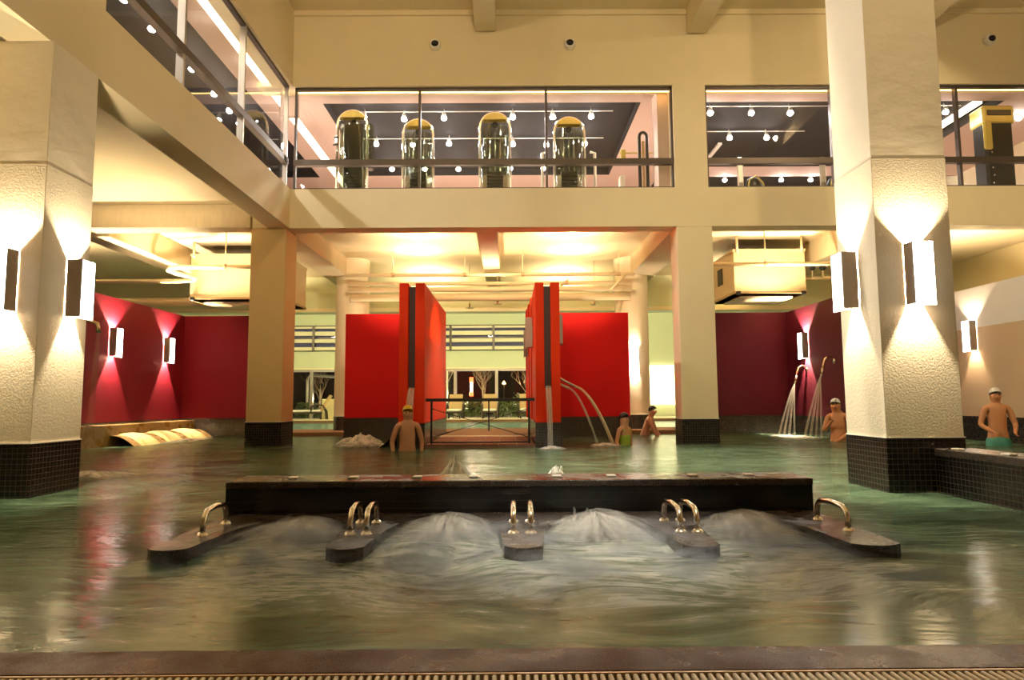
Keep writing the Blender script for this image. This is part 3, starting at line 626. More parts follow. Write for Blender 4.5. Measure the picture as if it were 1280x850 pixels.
treadmill(4.72, 'treadmill console by the left end of the right window')
treadmill(6.4, 'treadmill console with tall post beside the tall stucco pillar in the right window')
t = thing('stair_machine', 'large black gym machine with gold top at far right behind the window', 'gym machine', (10.2, 13.5, 4.72))
MB().bbox(9.85, 10.45, 13.3, 13.7, 4.72, 6.6, .05).build('body', 'machine', t)
MB().bbox(9.82, 10.48, 13.28, 13.72, 6.45, 6.85, .04).build('gold_top', 'gold', t)
MB().bbox(9.9, 10.4, 13.26, 13.30, 6.62, 6.74, .01).build('badge_strip', 'machine', t)
MB().bbox(9.80, 9.98, 13.25, 13.32, 5.9, 6.5, .03).build('side_trim', 'gold', t)
for k in range(7): MB().ball((9.95 + .02 * (k % 2), 13.285, 5.2 + k * .16), .018, 8, 6).build('rivet_light', 'chrome', t)

# ------------------------------------------------------------------ eyeball fixtures on the back wall
e0 = None
for x, z, lab in ((-1.40, 7.71, 'round white wall camera with black lens above the left pane'), (1.21, 7.72, 'round white wall camera with black lens above the right pane'), (9.4, 7.77, 'round white wall camera right of the tall stucco pillar')):
    if e0 is None:
        e0 = thing('dome_camera', lab, 'camera', (x, YB, z))
        MB().lathe([(.0, -.03), (.09, -.03), (.105, -.01), (.105, 0)], (x, YB, z), 20, 'y').build('mount', 'white', e0)
        MB().ball((x, YB - .05, z), (.115, .10, .115), 20, 14).build('housing', 'white', e0)
        MB().ball((x, YB - .115, z - .012), (.075, .045, .065), 16, 10).build('lens', 'lens', e0)
    else: dup(e0, (x, YB, z), lab)

# ------------------------------------------------------------------ sconces
def sconce(cx, cy, z0, z1, out, label, w=.17, d=.17, e=13, glow='panel_glow', lamps=True, col=(1, .82, .56)):
    """box open above and below, taupe cheeks, lit front; out = unit direction away from the wall"""
    t = thing('wall_sconce', label, 'wall light', (cx, cy, (z0 + z1) / 2))
    ox, oy = out; tx, ty = -oy, ox
    def bx(u0, u1, v0, v1, a, c):           # u along the wall, v away from it
        xs = [cx + tx * u0 + ox * v0, cx + tx * u1 + ox * v1]; ysr = [cy + ty * u0 + oy * v0, cy + ty * u1 + oy * v1]
        return MB().box(xs[0], xs[1], ysr[0], ysr[1], a, c)
    h = w / 2
    bx(-h, -h + .012, .012, d - .012, z0, z1).build('cheek', 'sconce', t); bx(h - .012, h, .012, d - .012, z0, z1).build('cheek', 'sconce', t)
    bx(-h - .004, h + .004, d - .012, d, z0 - .02, z1 - .01).build('light_panel', glow, t)
    bx(-h + .02, h - .02, 0, .006, z0 + .15, z1 - .15).build('wall_plate', 'sconce', t)
    if lamps:
        mx, my = cx + ox * d * .5, cy + oy * d * .5
        zm = (z0 + z1) / 2
        bx(-h + .012, h - .012, .012, d - .012, zm - .006, zm + .006).build('divider', 'sconce', t)
        light('POINT', (mx, my, z1 - .085), e * 3, col, .012, name='sconce_lamp')
        light('POINT', (mx, my, z0 + .14), e * 3, col, .012, name='sconce_lamp')
    return t
sconce(-4.13, 6.24, 1.61, 2.15, (1, 0), 'lit sconce on the side of the left stucco pillar facing the pool', .16, .17, 20)
sconce(-4.40, 5.83, 1.61, 2.15, (0, -1), 'lit sconce on the front of the left stucco pillar at the picture edge', .16, .17, 20)
sconce(3.25, 6.19, 1.64, 2.17, (-1, 0), 'lit sconce on the pool side of the tall right pillar', .16, .17, 20)
sconce(3.565, 5.80, 1.62, 2.16, (0, -1), 'lit sconce on the front face of the tall right pillar', .16, .17, 22)
sconce(3.92, 6.14, 1.64, 2.17, (1, 0), 'sconce peeping out behind the right edge of the tall pillar', .16, .17, 14)
sconce(-7.9, 13.25, 1.74, 2.30, (1, 0), 'lit sconce on the left crimson wall nearer the stucco pillar', .18, .17, 90)
sconce(-7.9, 15.33, 1.74, 2.30, (1, 0), 'lit sconce on the left crimson wall nearer the corner', .18, .17, 90)
sconce(6.8, 15.17, 1.74, 2.32, (-1, 0), 'lit sconce on the maroon wall above the neck showers', .18, .17, 110)
sconce(9.0, 12.83, 1.72, 2.30, (-1, 0), 'lit sconce on the white and tan right wall', .18, .17, 12)
sconce(.46, 13.0, 1.85, 2.42, (-1, 0), 'unlit taupe sconce on the passage side of the right red slab, nearer one', .3, .14, 0, 'sconce', False)
sconce(.46, 14.6, 1.78, 2.34, (-1, 0), 'unlit taupe sconce on the passage side of the right red slab, farther one', .3, .14, 0, 'sconce', False)
sconce(.89, 12.4, 1.86, 2.40, (1, 0), 'unlit taupe sconce on the panel side of the right red slab', .3, .1, 0, 'sconce', False)

# round columns in the rear
def round_column(x, y, label, side):
    t = thing('round_column', label, 'column', (x, y, .08))
    MB().lathe([(.44, .45), (.44, CL)], (x, y, 0), 36).build('shaft', 'pillar_top', t)
    MB().lathe([(.45, .08), (.45, .45)], (x, y, 0), 36).build('tile_base', 'mosaic_far', t)
    MB().lathe([(.44, .452), (.456, .452), (.456, .44)], (x, y, 0), 36).build('base_trim', 'grout_light', t)
round_column(-4.17, 17.7, 'round cream column left of the left red panel', 1)
round_column(3.27, 17.7, 'round cream column right of the right red panel', -1)
sconce(-3.88, 17.33, 1.5, 2.15, (0, -1), 'glowing sconce on the round column half hidden by the left red panel', .16, .12, 16)
sconce(3.24, 17.26, 1.5, 2.15, (0, -1), 'glowing sconce on the round column right of the right red panel', .18, .12, 16)

# ------------------------------------------------------------------ red slabs and panels
def red_slab(x0, x1, label, mirrored):
    y0, y1, zt, zb = 11.65, 15.6, 2.89, .43
    t = thing('red_fountain_slab', label, 'partition', ((x0 + x1) / 2, (y0 + y1) / 2, -1))
    w = x1 - x0
    a, b = x0 + w * .36, x0 + w * .635
    MB().bbox(x0, a, y0, y1, zb, zt, .008).build('fin', 'redtower', t)
    MB().bbox(b, x1, y0, y1, zb, zt, .008).build('fin', 'redtower', t)
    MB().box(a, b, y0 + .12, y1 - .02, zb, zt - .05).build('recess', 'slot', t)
    MB().bbox(a - .002, b + .002, y0 + .004, y0 + .2, zb, 1.03, .006).build('spout_block', 'redtower', t)
    e = .012
    MB().box(x0 - e, x1 + e, y0 - e, y1 + e, -1, zb).build('tile_base', 'mosaic_far', t)
    return t
tl = red_slab(-1.93, -1.48, 'tall scarlet fountain slab with dark slot left of the passage', False)
trr = red_slab(.46, .89, 'tall red fountain slab with dark slot right of the passage', True)
for i, (dx, y) in enumerate(((-.025, 13.4), (-.05, 14.2), (-.075, 15.0))):       # stepped leaves on the passage side
    MB().bbox(.46 + dx, .47, y, 15.6, .44, 2.88, .006).build('leaf_panel', 'redtower', trr)
def red_panel(x0, x1, label):
    t = thing('red_panel', label, 'partition', ((x0 + x1) / 2, 15, -1))
    MB().bbox(x0, x1, 15.0, 15.25, .45, 2.79, .008).build('panel', 'redpanel', t)
    MB().box(x0 - .0, x1 + .0, 14.985, 15.265, -1, .45).build('tile_base', 'mosaic_far', t)
red_panel(-3.69, -1.95, 'wide red panel behind the splashing chute, left of the left slab')
red_panel(.92, 2.70, 'wide red panel behind the two arching jets, right of the right slab')

# bridge deck of the passage with individual tiles, two railings
t = thing('passage_bridge', 'low terracotta tiled bridge between the two red slabs', 'bridge', (-.51, 13, 0))
MB().box(-1.46, .44, 11.62, 16.3, -.4, .05).build('bed', 'grout', t)
tm = None
for i in range(6):
    for j in range(7):
        xx = -1.455 + i * .3155; yy = 11.63 + j * .36
        if tm is None: tm = MB().bbox(xx + .006, xx + .309, yy + .006, yy + .354, .05, .066, .004).build('tile', 'tile', t)
        else:
            c = tm.copy(); COL.objects.link(c); c.parent = t; c.location = (i * .3155, j * .36, random.uniform(-.001, .001))
MB().box(-1.46, .44, 14.2, 14.3, .05, .085).build('threshold', 'paledeck', t)
MB().box(-1.46, .44, 14.3, 16.3, .05, .082).build('inner_deck', 'deck', t)
def railing(y, x0, x1, posts, cables, label):
    t = thing('railing', label, 'railing', ((x0 + x1) / 2, y, .06))
    MB().bbox(x0, x1, y - .03, y + .03, .805, .858, .006).build('top_rail', 'railing', t)
    for p in posts: MB().bbox(p - .018, p + .018, y - .018, y + .018, .07, .81, .003).build('post', 'railing', t)
    if cables:
        MB().tube([(posts[0], y, .68), (posts[-1], y, .18)], .007, 6).build('cable', 'railing', t)
        MB().tube([(posts[0], y, .18), (posts[-1], y, .68)], .007, 6).build('cable', 'railing', t)
        MB().box(posts[0], posts[-1], y - .012, y + .012, .085, .11).build('bottom_rail', 'railing', t)
railing(11.72, -1.46, .44, (-1.36, .34), True, 'dark cable railing across the front of the tiled bridge')
railing(16.6, -2.6, 1.6, (-2.5, -.51, 1.5), False, 'dark railing behind the bridge seen through the front one')

# ------------------------------------------------------------------ pipes, ducts and sprinklers in the low zone
def pipe(pts, r, label, m='pipe', clamps=()):
    t = thing('ceiling_pipe', label, 'pipe', pts[0])
    MB().tube(pts, r, 12).build('pipe_run', m, t)
    for c in clamps:
        MB().tube([(c[0] - .04, c[1], c[2]), (c[0] + .04, c[1], c[2])], r * 1.18, 12).build('clamp', 'duct_edge', t)
        MB().tube([(c[0], c[1], c[2]), (c[0], c[1], CL)], .012, 6).build('hanger_rod', 'pipe', t)
    return t
pipe([(-4.1, 16.5, 3.96), (3.15, 16.5, 3.96)], .045, 'thin topmost cream pipe across the low ceiling', clamps=[(-2.9, 16.5, 3.96), (.35, 16.5, 3.96), (2.75, 16.5, 3.96), (-1.1, 16.5, 3.96)])
pipe([(-4.1, 17.0, 3.83), (3.15, 17.0, 3.83)], .05, 'second cream pipe below the topmost pipe')
pipe([(-4.1, 16.9, 3.66), (3.15, 16.9, 3.66)], .065, 'third cream pipe above the broad duct')
pipe([(-4.1, 17.2, 3.50), (3.15, 17.2, 3.50)], .095, 'broad cream duct pipe lowest of the four')
pipe([(-5.1, 14.2, 3.72), (-7.05, 14.2, 3.72), (-7.28, 14.2, 3.70), (-7.38, 14.3, 3.68), (-7.28, 14.5, 3.64), (-7.05, 14.9, 3.62), (-7.2, 15.1, 3.60), (-7.6, 15.2, 3.60), (-12, 15.2, 3.60)], .05, 'cream pipe with an S bend in front of the left duct box', clamps=[(-6.1, 14.2, 3.72)])
pipe([(-14, 17.2, 3.42), (-7.6, 17.2, 3.42)], .11, 'thick cream pipe above the left crimson wall')
pipe([(4.0, 14.2, 3.72), (8.4, 14.2, 3.72)], .045, 'cream pipe passing the front of the right duct box', clamps=[(5.55, 14.2, 3.72)])
pipe([(8.9, 10.9, 3.1), (10.6, 10.4, 3.35), (12.4, 9.9, 3.5)], .04, 'slanting cream pipe above the white right wall')
def stay(a, b, label): tag(MB().tube([a, b], .03, 8).build('pipe_stay', 'pipe'), label, 'stay')
stay((-2.9, 16.6, 3.80), (-2.6, 17.6, 3.62), 'short slanting stay on the pipes left of the left slab')
stay((1.5, 16.6, 3.84), (1.2, 17.6, 3.70), 'short slanting stay on the pipes right of the right slab')
stay((2.95, 16.5, 3.96), (2.45, 16.0, 3.46), 'slanting stay on the pipes beside the white pillar')
# added housings on the top pipe for the unseen ceiling uplights
for x, y, z, lab in ((-2.3, 16.5, 4.0, 'small added uplight housing on the topmost pipe over the left red panel'), (1.6, 16.5, 4.0, 'small added uplight housing on the topmost pipe over the right red panel')):
    t = thing('uplight', lab, 'uplight', (x, y, z))
    MB().tube([(x, y, z), (x, y, z + .015)], .035, 10).build('body', 'pipe', t)
def sprinkler(x, y, z, label, top=CL):
    t = thing('sprinkler', label, 'sprinkler', (x, y, z))
    MB().tube([(x, y, top), (x, y, z)], .012, 6).build('drop_pipe', 'pipe', t)
    MB().lathe([(.0, .01), (.12, .0), (.12, -.008), (.0, -.01)], (x, y, z), 16).build('disc', 'brass', t)
    MB().lathe([(.03, .12), (.03, .05), (.015, .0)], (x, y, z), 10).build('head', 'brass', t)
sprinkler(-1.08, 18.2, 3.36, 'brass sprinkler disc left of the left slab top')
sprinkler(-.3, 17.6, 3.38, 'brass sprinkler disc over the passage', 4.12)
sprinkler(2.3, 17.8, 3.38, 'brass sprinkler disc over the right red panel')
sprinkler(10.0, 11.0, 3.55, 'sprinkler disc hanging at the right over the white wall')
def duct_box(x0, x1, y0, y1, z0, z1, label, vent):
    t = thing('duct_box', label, 'duct box', ((x0 + x1) / 2, (y0 + y1) / 2, z0))
    MB().bbox(x0, x1, y0, y1, z0, z1, .015).build('casing', 'duct', t)
    for z in (z0, z1 - .05): MB().box(x0 - .012, x1 + .012, y0 - .012, y1 + .012, z, z + .05).build('edge_band', 'duct_edge' if z == z0 else 'pipe', t)
    for k in range(1, 3): MB().box(x0 + (x1 - x0) * k / 3 - .006, x0 + (x1 - x0) * k / 3 + .006, y0 - .006, y0, z0 + .05, z1 - .05).build('seam', 'pipe', t)
    for x in (x0 + .08, x1 - .08):
        MB().tube([(x, y0 - .03, z1 - .1), (x, y0 - .03, CL)], .028, 8).build('hanger', 'pipe', t)
        MB().bbox(x - .05, x + .05, y0 - .06, y0 - .012, z0 - .04, z0 + .05, .008).build('bracket', 'machine', t)
    if vent: MB().box(x0 - .02, x0 - .005, y0 + .8, y0 + 1.15, z0 + .35, z0 + .75).build('vent', 'machine', t)
    MB().box(x0 + .2, x1 - .2, y0 + .3, y1 - .3, z0 - .06, z0 - .02).build('tray', 'pipe', t)
duct_box(-7.47, -5.3, 15.5, 17.3, 3.22, 4.30, 'cream duct box hanging over the left crimson corner', False)
duct_box(5.2, 6.86, 15.2, 16.9, 3.24, 4.28, 'cream duct box with side vent hanging over the maroon corner', True)
for x, lab in ((7.2, 'left'), (7.45, 'right')):
    t = thing('pressure_gauge', '%s one of two round gauges above the maroon wall' % lab, 'gauge', (x, 15.6, 3.72))
    MB().lathe([(0, -.03), (.075, -.03), (.075, .02), (0, .02)], (x, 15.6, 3.92), 16, 'y').build('dial', 'machine', t)
    MB().tube([(x, 15.6, 3.68), (x, 15.6, 3.9)], .015, 6).build('stem', 'pipe', t)
tag(MB().tube([(6.9, 15.7, 3.68), (8.4, 15.7, 3.68)], .04, 8).build('gauge_manifold', 'pipe'), 'short pipe carrying the two gauges above the maroon wall', 'pipe')

# ------------------------------------------------------------------ massage bench
t = thing('massage_bench', 'dark tiled jet bench with five armrests in the middle of the pool', 'bench', (.07, 4.4, -1))
bx0, bx1, by0, by1, bz = -1.88, 2.01, 4.5, 4.88, .28
MB().box(bx0, bx1, by0, by1, -1, bz - .045).build('tiled_wall', 'mosaic_bench', t)
MB().bbox(bx0 - .005, bx1 + .005, by0 - .006, by1 + .005, bz - .045, bz, .006).build('coping', 'granite', t)
arms = [(-1.835, -1.63), (-.935, -.745), (-.03, .165), (.875, 1.065), (1.735, 1.985)]
poly = []
FY, BY = 3.47, 4.36
poly.append((bx0 + .03, by0))
fronts = []
for i, (a, b) in enumerate(arms):
    n = 6
    for k in range(n + 1):                       # rounded nose of the arm
        u = k / n; poly.append((a + (b - a) * u, FY - .055 * math.sin(math.pi * u) ** .7))
    if i < 4:
        c = arms[i + 1][0]; m = 22
        for k in range(1, m):
            u = -1 + 2 * k / m
            poly.append((b + (c - b) * k / m, FY + .04 + (BY - FY) * (1 - abs(u) ** 2.9) ** (1 / 1.9) if abs(u) < 1 else FY))
poly.append((bx1 - .02, by0))
bm = MB(); n = len(poly); bm.prism(poly, -.6, .07); ob = bm.build('armrest_ledge', 'granite', t)
bmx = bmesh.new(); bmx.from_mesh(ob.data); bmesh.ops.triangulate(bmx, faces=[f for f in bmx.faces if len(f.verts) > 4]); bmesh.ops.recalc_face_normals(bmx, faces=bmx.faces); bmx.to_mesh(ob.data); bmx.free()
def handle(x, y0, y1, dx=0):
    h = .122; z = .07; r = .0165
    pts = [(x, y0, z), (x, y0 + .004, z + h * .5), (x, y0 + .02, z + h * .8), (x + dx * .15, y0 + .055, z + h), (x + dx * .5, (y0 + y1) / 2, z + h + .01), (x + dx * .85, y1 - .055, z + h), (x + dx, y1 - .02, z + h * .8), (x + dx, y1 - .004, z + h * .5), (x + dx, y1, z)]
    hb = MB().tube(pts, r, 14).build('grab_bar', 'steel', t)
    for (xx, yy) in ((x, y0), (x + dx, y1)):
        MB().lathe([(.0, .018), (.017, .017), (.026, .011), (.034, .003), (.035, 0)], (xx, yy, z), 18).build('flange', 'steel', hb)
for x, dx in ((-1.715, -.02), (-.893, -.02), (-.803, -.012), (.018, .002), (.116, .004), (.952, -.01), (1.046, -.006), (1.893, -.01)): handle(x, 3.81, 4.17, dx)
for x in (-1.49, -1.08, -.64, -.25, .325, .70, 1.26, 1.65):
    MB().bbox(x - .032, x + .032, 4.64, 4.72, bz, bz + .012, .004).build('air_button', 'grout_light', t)

# granite-coped wall at the right
t = thing('pool_side_wall', 'mosaic pool wall with granite coping in front of the tall right pillar', 'low wall', (3.8, 3.8, -1))
MB().box(3.65, 3.97, 2.16, 5.78, -1, .315).build('tiled_wall', 'mosaic', t)
MB().bbox(3.643, 3.98, 2.16, 5.785, .315, .375, .006).build('coping', 'granite', t)
for x, y in ((3.74, 5.62), (3.74, 5.05), (3.75, 4.55)):
    MB().bbox(x - .03, x + .03, y - .05, y + .05, .375, .387, .004).build('air_button', 'grout_light', t)

# ------------------------------------------------------------------ water features
def stream(name, pts, r, label, m='falling', n=12, flat=.55, cat='water jet', group=None):
    o = MB().tube(pts, r, n, False, flat).build(name, m); return tag(o, label, cat, group)
def arc(p0, p1, rise=0., n=14, pw=2.0):
    p0, p1 = Vector(p0), Vector(p1)
    return [(p0.x + (p1.x - p0.x) * u, p0.y + (p1.y - p0.y) * u, p0.z + (p1.z - p0.z) * u ** pw) for u in [k / n for k in range(n + 1)]]
stream('spout_water', [(-1.70, 11.64, 1.03), (-1.70, 11.58, .98), (-1.71, 11.5, .75), (-1.72, 11.44, .3), (-1.73, 11.42, 0)], [.055, .06, .065, .07, .075], 'thin water sheet falling from the left slab slot onto the bather', 'falling')
stream('spout_water', [(.675, 11.64, 1.05), (.675, 11.58, 1.0), (.68, 11.5, .75), (.69, 11.44, .3), (.69, 11.42, 0)], [.05, .052, .05, .045, .05], 'thin water sheet falling from the right slab slot', 'falling')
def spout_pipe(p0, p1, label): tag(MB().tube([p0, p1], .022, 10).build('jet_pipe', 'alu'), label, 'pipe')
spout_pipe((.86, 12.2, 1.24), (1.21, 12.2, 1.06), 'upper jet pipe poking out of the right slab')
spout_pipe((.86, 11.95, 1.12), (1.06, 11.95, 1.03), 'lower jet pipe poking out of the right slab')
stream('water_jet', arc((1.20, 12.2, 1.06), (1.87, 12.15, 0), pw=1.7), [.035 + .002 * k for k in range(15)], 'longer jet arching from the right slab onto the woman', 'falling_y')
stream('water_jet', arc((1.05, 11.95, 1.03), (1.56, 11.9, 0), pw=1.7), [.028 + .001 * k for k in range(15)], 'shorter jet arching from the right slab', 'falling')
for y, z, lab, L in ((15.25, 1.46, 'left', .36), (13.95, 1.58, 'right', .30)):
    t = thing('neck_shower', 'chrome gooseneck shower on the maroon wall, %s one of the two' % lab, 'shower', (6.8, y, z))
    MB().tube([(6.8, y, z + .02), (6.74, y - .01, z + .10), (6.68, y - .02, z + .11), (6.60, y - .03, z + .06), (6.56, y - .04, z - .04), (6.53, y - .05, z - .16)], .024, 10).build('pipe', 'brass', t)
    MB().tube([(6.535, y - .05, z - .13), (6.51, y - .055, z - .26)], [.028, .034], 10).build('nozzle', 'steel', t)
    MB().lathe([(.0, -.03), (.05, -.02), (.055, 0)], (6.8, y, z + .02), 14, 'x').build('flange', 'steel', t)
    fb = MB()
    for q in range(4): fb.tube(arc((6.51 - .008 * q, y - .055, z - .26), (6.04 + .1 * q, y - .15 - .04 * q, 0), pw=1.25), [.016 + .0016 * k for k in range(15)], 8, False, .55)
    tag(fb.build('shower_jet', 'falling'), 'fan of thin streams from the %s neck shower on the maroon wall' % lab, 'water jet')
# curtain just behind the left stucco pillar
stream('water_curtain', [(-4.62, 7.5, 1.62), (-4.64, 7.5, 1.2), (-4.66, 7.5, .6), (-4.67, 7.5, 0)], [.03, .04, .05, .06], 'faint stream falling just behind the left stucco pillar', 'falling_faint')
tag(MB().tube([(-5.0, 7.5, 1.72), (-4.75, 7.5, 1.74), (-4.64, 7.5, 1.70), (-4.62, 7.5, 1.60)], .025, 10).build('spout_pipe', 'brass'), 'spout pipe behind the left stucco pillar', 'pipe')
# left ledge with three cascades
t = thing('cascade_ledge', 'golden granite ledge under the left crimson wall', 'ledge', (-7.7, 12, -1))
MB().bbox(-7.88, -7.55, 8, 16.17, -1, .40, .01).build('ledge_block', 'ledge', t)
prof = [(-7.55, .20), (-7.42, .19), (-7.30, .15), (-7.18, .08), (-7.08, .0), (-7.0, -.10)]
def chute(y0, y1, off, name, m, par=None, lab=None, prf=prof, sub=1):
    c = MB(); k = len(prf); nn = 8; vs = []; uv = []
    for j in range(nn + 1):
        y = y0 + (y1 - y0) * j / nn; edge = abs(2 * j / nn - 1) ** 4
        for i, (x, z) in enumerate(prf): vs.append((x, y, z + off - edge * off * .9)); uv.append((j / nn, i / (k - 1)))
    fs = [(j * k + i, j * k + i + 1, (j + 1) * k + i + 1, (j + 1) * k + i) for j in range(nn) for i in range(k - 1)]
    c.add(vs, fs, True, uv)
    if m in ('ledge', 'deck'):
        c.add([(x, y, -.3) for y in (y0, y1) for x in (prf[0][0], prf[-1][0])], [])
        for jj in (0, nn):
            pass
    return c.build(name, m, par)
chute(12.75, 16.1, .0, 'slide', 'ledge', t)
for a, b, lab in ((13.0, 13.7, 'nearest'), (14.0, 14.7, 'middle'), (15.0, 15.8, 'farthest')):
    tag(chute(a, b, .03, 'cascade', 'sheet'), 'glassy yellow cascade sliding off the left ledge, %s of three' % lab, 'cascade')
# chute at the left slab
t = thing('water_chute', 'pale curved chute spilling beside the left red slab', 'chute', (-2.1, 12.5, 0))
pr2 = [(-1.94, .26), (-2.02, .25), (-2.10, .18), (-2.18, .09), (-2.27, .03), (-2.36, -.02)]
chute(11.9, 13.9, 0, 'slide', 'ledge', t, prf=pr2)
tag(chute(11.92, 13.9, .025, 'cascade', 'sheet', prf=pr2), 'sheet of lit water on the chute beside the left red slab', 'cascade')

def mound(name, c, rx, ry, h, label, m, cat='spray', shells=3, group=None, p=1.6, rag=.0):
    mb = MB()
    for s in range(shells):
        k = 1 - .2 * s; N1, N2 = 36, 10; vs = []; uv = []
        for i in range(N2 + 1):
            v = i / N2
            for j in range(N1 + 1):
                a = 2 * math.pi * j / N1
                jr = 1 + .22 * noise.noise(Vector((math.cos(a) * 2, math.sin(a) * 2, s * 3 + c[0] * 5))) + .06 * noise.noise(Vector((j * .9, v * 4, s)))
                hh = 1 + rag * noise.noise(Vector((math.cos(a) * 3.1, math.sin(a) * 3.1, s * 7 + 1.7)))
                vs.append((c[0] + rx * k * jr * v * math.cos(a), c[1] + ry * k * jr * v * math.sin(a), c[2] + h * hh * (1 - .12 * s) * (1 - v ** p) + .02 * noise.noise(Vector((j * .5, v * 5, s))) * (1 - v)))
                uv.append((j / N1, v))
        mb.add(vs, [(i * (N1 + 1) + j, i * (N1 + 1) + j + 1, (i + 1) * (N1 + 1) + j + 1, (i + 1) * (N1 + 1) + j) for i in range(N2) for j in range(N1)], True, uv)
    return tag(mb.build(name, m), label, cat, group)
def fan(cx, label, h, w, n, seed):
    rnd = random.Random(seed); mb = MB()
    for k in range(n):
        a = rnd.gauss(0, .5); reach = rnd.uniform(.25, .75); hh = h * rnd.uniform(.45, 1.05) * (1 - .35 * min(1, abs(a)))
        x0 = cx + rnd.gauss(0, .07); y0 = 4.27 + rnd.uniform(-.05, .03)
        pts = []
        for q in range(9):
            u = q / 8
            pts.append((x0 + a * w * u * 1.05, y0 - reach * u, -.01 + hh * (1 - (2 * u * .92 - .62) ** 2 / 1.49) if u else .0))
        r = rnd.uniform(.005, .014)
        mb.tube(pts, [r * (.7 + .9 * q / 8) for q in range(9)], 5, False, .6)
    for sh in range(6):                                   # nested streaky sheets of the same burst
        k = 1.05 - .15 * sh; N1, N2 = 40, 12; vs = []; uv = []
        for i in range(N2 + 1):
            v = i / N2
            for j in range(N1 + 1):
                an = 2 * math.pi * j / N1
                rg = 1 + .16 * noise.noise(Vector((math.cos(an) * 2.2, math.sin(an) * 2.2, sh * 3 + cx * 7))) + .05 * noise.noise(Vector((j * .8, v * 3, sh)))
                fy = .62 if math.sin(an) < 0 else .16
                vs.append((cx + (w - .03) * k * rg * v * math.cos(an), 4.17 + fy * k * rg * v * math.sin(an), -.012 + h * (.92 + .2 * noise.noise(Vector((math.cos(an) * 1.5, math.sin(an) * 1.5, sh + 9)))) * (1 - .1 * sh) * (1 - v ** 1.9)))
                uv.append((j / N1, v))
        mb.add(vs, [(i * (N1 + 1) + j, i * (N1 + 1) + j + 1, (i + 1) * (N1 + 1) + j + 1, (i + 1) * (N1 + 1) + j) for i in range(N2) for j in range(N1)], True, uv)
    o = mb.build('jet_spray', 'spray_thread'); o.data.materials.append(M['spray'])
    nt_ = n * 8 * 5
    for q, p in enumerate(o.data.polygons): p.material_index = 0 if q < nt_ else 1
    return tag(o, label, 'spray')
def plume(c, w, h, n, label, seed, name='fountain_splash', rad=.011):
    rnd = random.Random(seed); mb = MB()
    for k in range(n):
        an = rnd.uniform(0, 6.283); d = w * rnd.random() ** .7; hh = h * rnd.uniform(.1, 1.) ** 1.3 * (1 - .6 * d / w) * (1 + .5 * math.sin(an * 2 + seed) * (d / w))
        x0 = c[0] + rnd.gauss(0, w * .12); y0 = c[1] + rnd.gauss(0, w * .12)
        pts = [(x0 + d * math.cos(an) * u, y0 + d * math.sin(an) * u, -.01 + hh * 4 * (u * .93 + .07 * (1 - u)) * (1 - u) * 1.0 + .004) for u in [q / 7 for q in range(8)]]
        r = rnd.uniform(.5, 1.3) * rad
        mb.tube(pts, [r * (.6 + .8 * q / 7) for q in range(8)], 5, False, .7)
    for sh in range(4):
        k = .9 - .18 * sh; vs = []; uv = []
        for i in range(9):
            v = i / 8
            for j in range(25):
                a_ = 2 * math.pi * j / 24
                hh = h * (.8 + .55 * noise.noise(Vector((math.cos(a_) * 2, math.sin(a_) * 2, sh * 5 + seed))))
                vs.append((c[0] + w * k * v * math.cos(a_) * (1 + .2 * noise.noise(Vector((j * .7, sh, seed)))), c[1] + w * k * v * math.sin(a_), -.01 + hh * (1 - v ** 1.3))); uv.append((j / 24, v))
        mb.add(vs, [(i * 25 + j, i * 25 + j + 1, (i + 1) * 25 + j + 1, (i + 1) * 25 + j) for i in range(8) for j in range(24)], True, uv)
    return tag(mb.build(name, 'splash_thread'), label, 'spray')
for cx, lab, h, w, n in ((-1.28, 'dim fan of spray in the first seat from the left', .12, .42, 420), (-.39, 'fan of spray in the second seat from the left', .135, .42, 520), (.52, 'bright fan of spray in the third seat from the left', .15, .42, 640), (1.40, 'fan of spray in the rightmost seat', .14, .42, 560)):
    fan(cx, lab, h, w, n // 6, int(cx * 100))
plume((-.56, 6.9), .22, .27, 260, 'white fountain splash behind the left half of the bench', 5)
plume((.47, 6.9), .16, .15, 150, 'small white splash behind the right half of the bench', 6)
plume((-2.75, 12.4), .5, .22, 300, 'golden splash left of the chute by the left red slab', 7, 'chute_splash', .03)
mound('landing_splash', (.70, 11.35, -.01), .3, .22, .05, 'low splash under the right slab spout', 'splash', rag=.6)
mound('landing_splash', (1.7, 12.05, -.01), .4, .25, .05, 'low splash where the arching jets land', 'splash', rag=.6)
mound('landing_splash', (6.1, 14.5, -.01), .5, 1.3, .04, 'low pink splash under the neck showers', 'splash', rag=.6)
mound('landing_splash', (-4.6, 7.5, -.01), .6, .4, .06, 'low splash behind the left stucco pillar', 'splash', rag=.6)
mound('landing_splash', (-6.85, 14.4, -.01), .3, 1.5, .05, 'low golden splash at the foot of the cascades', 'splash', rag=.6)

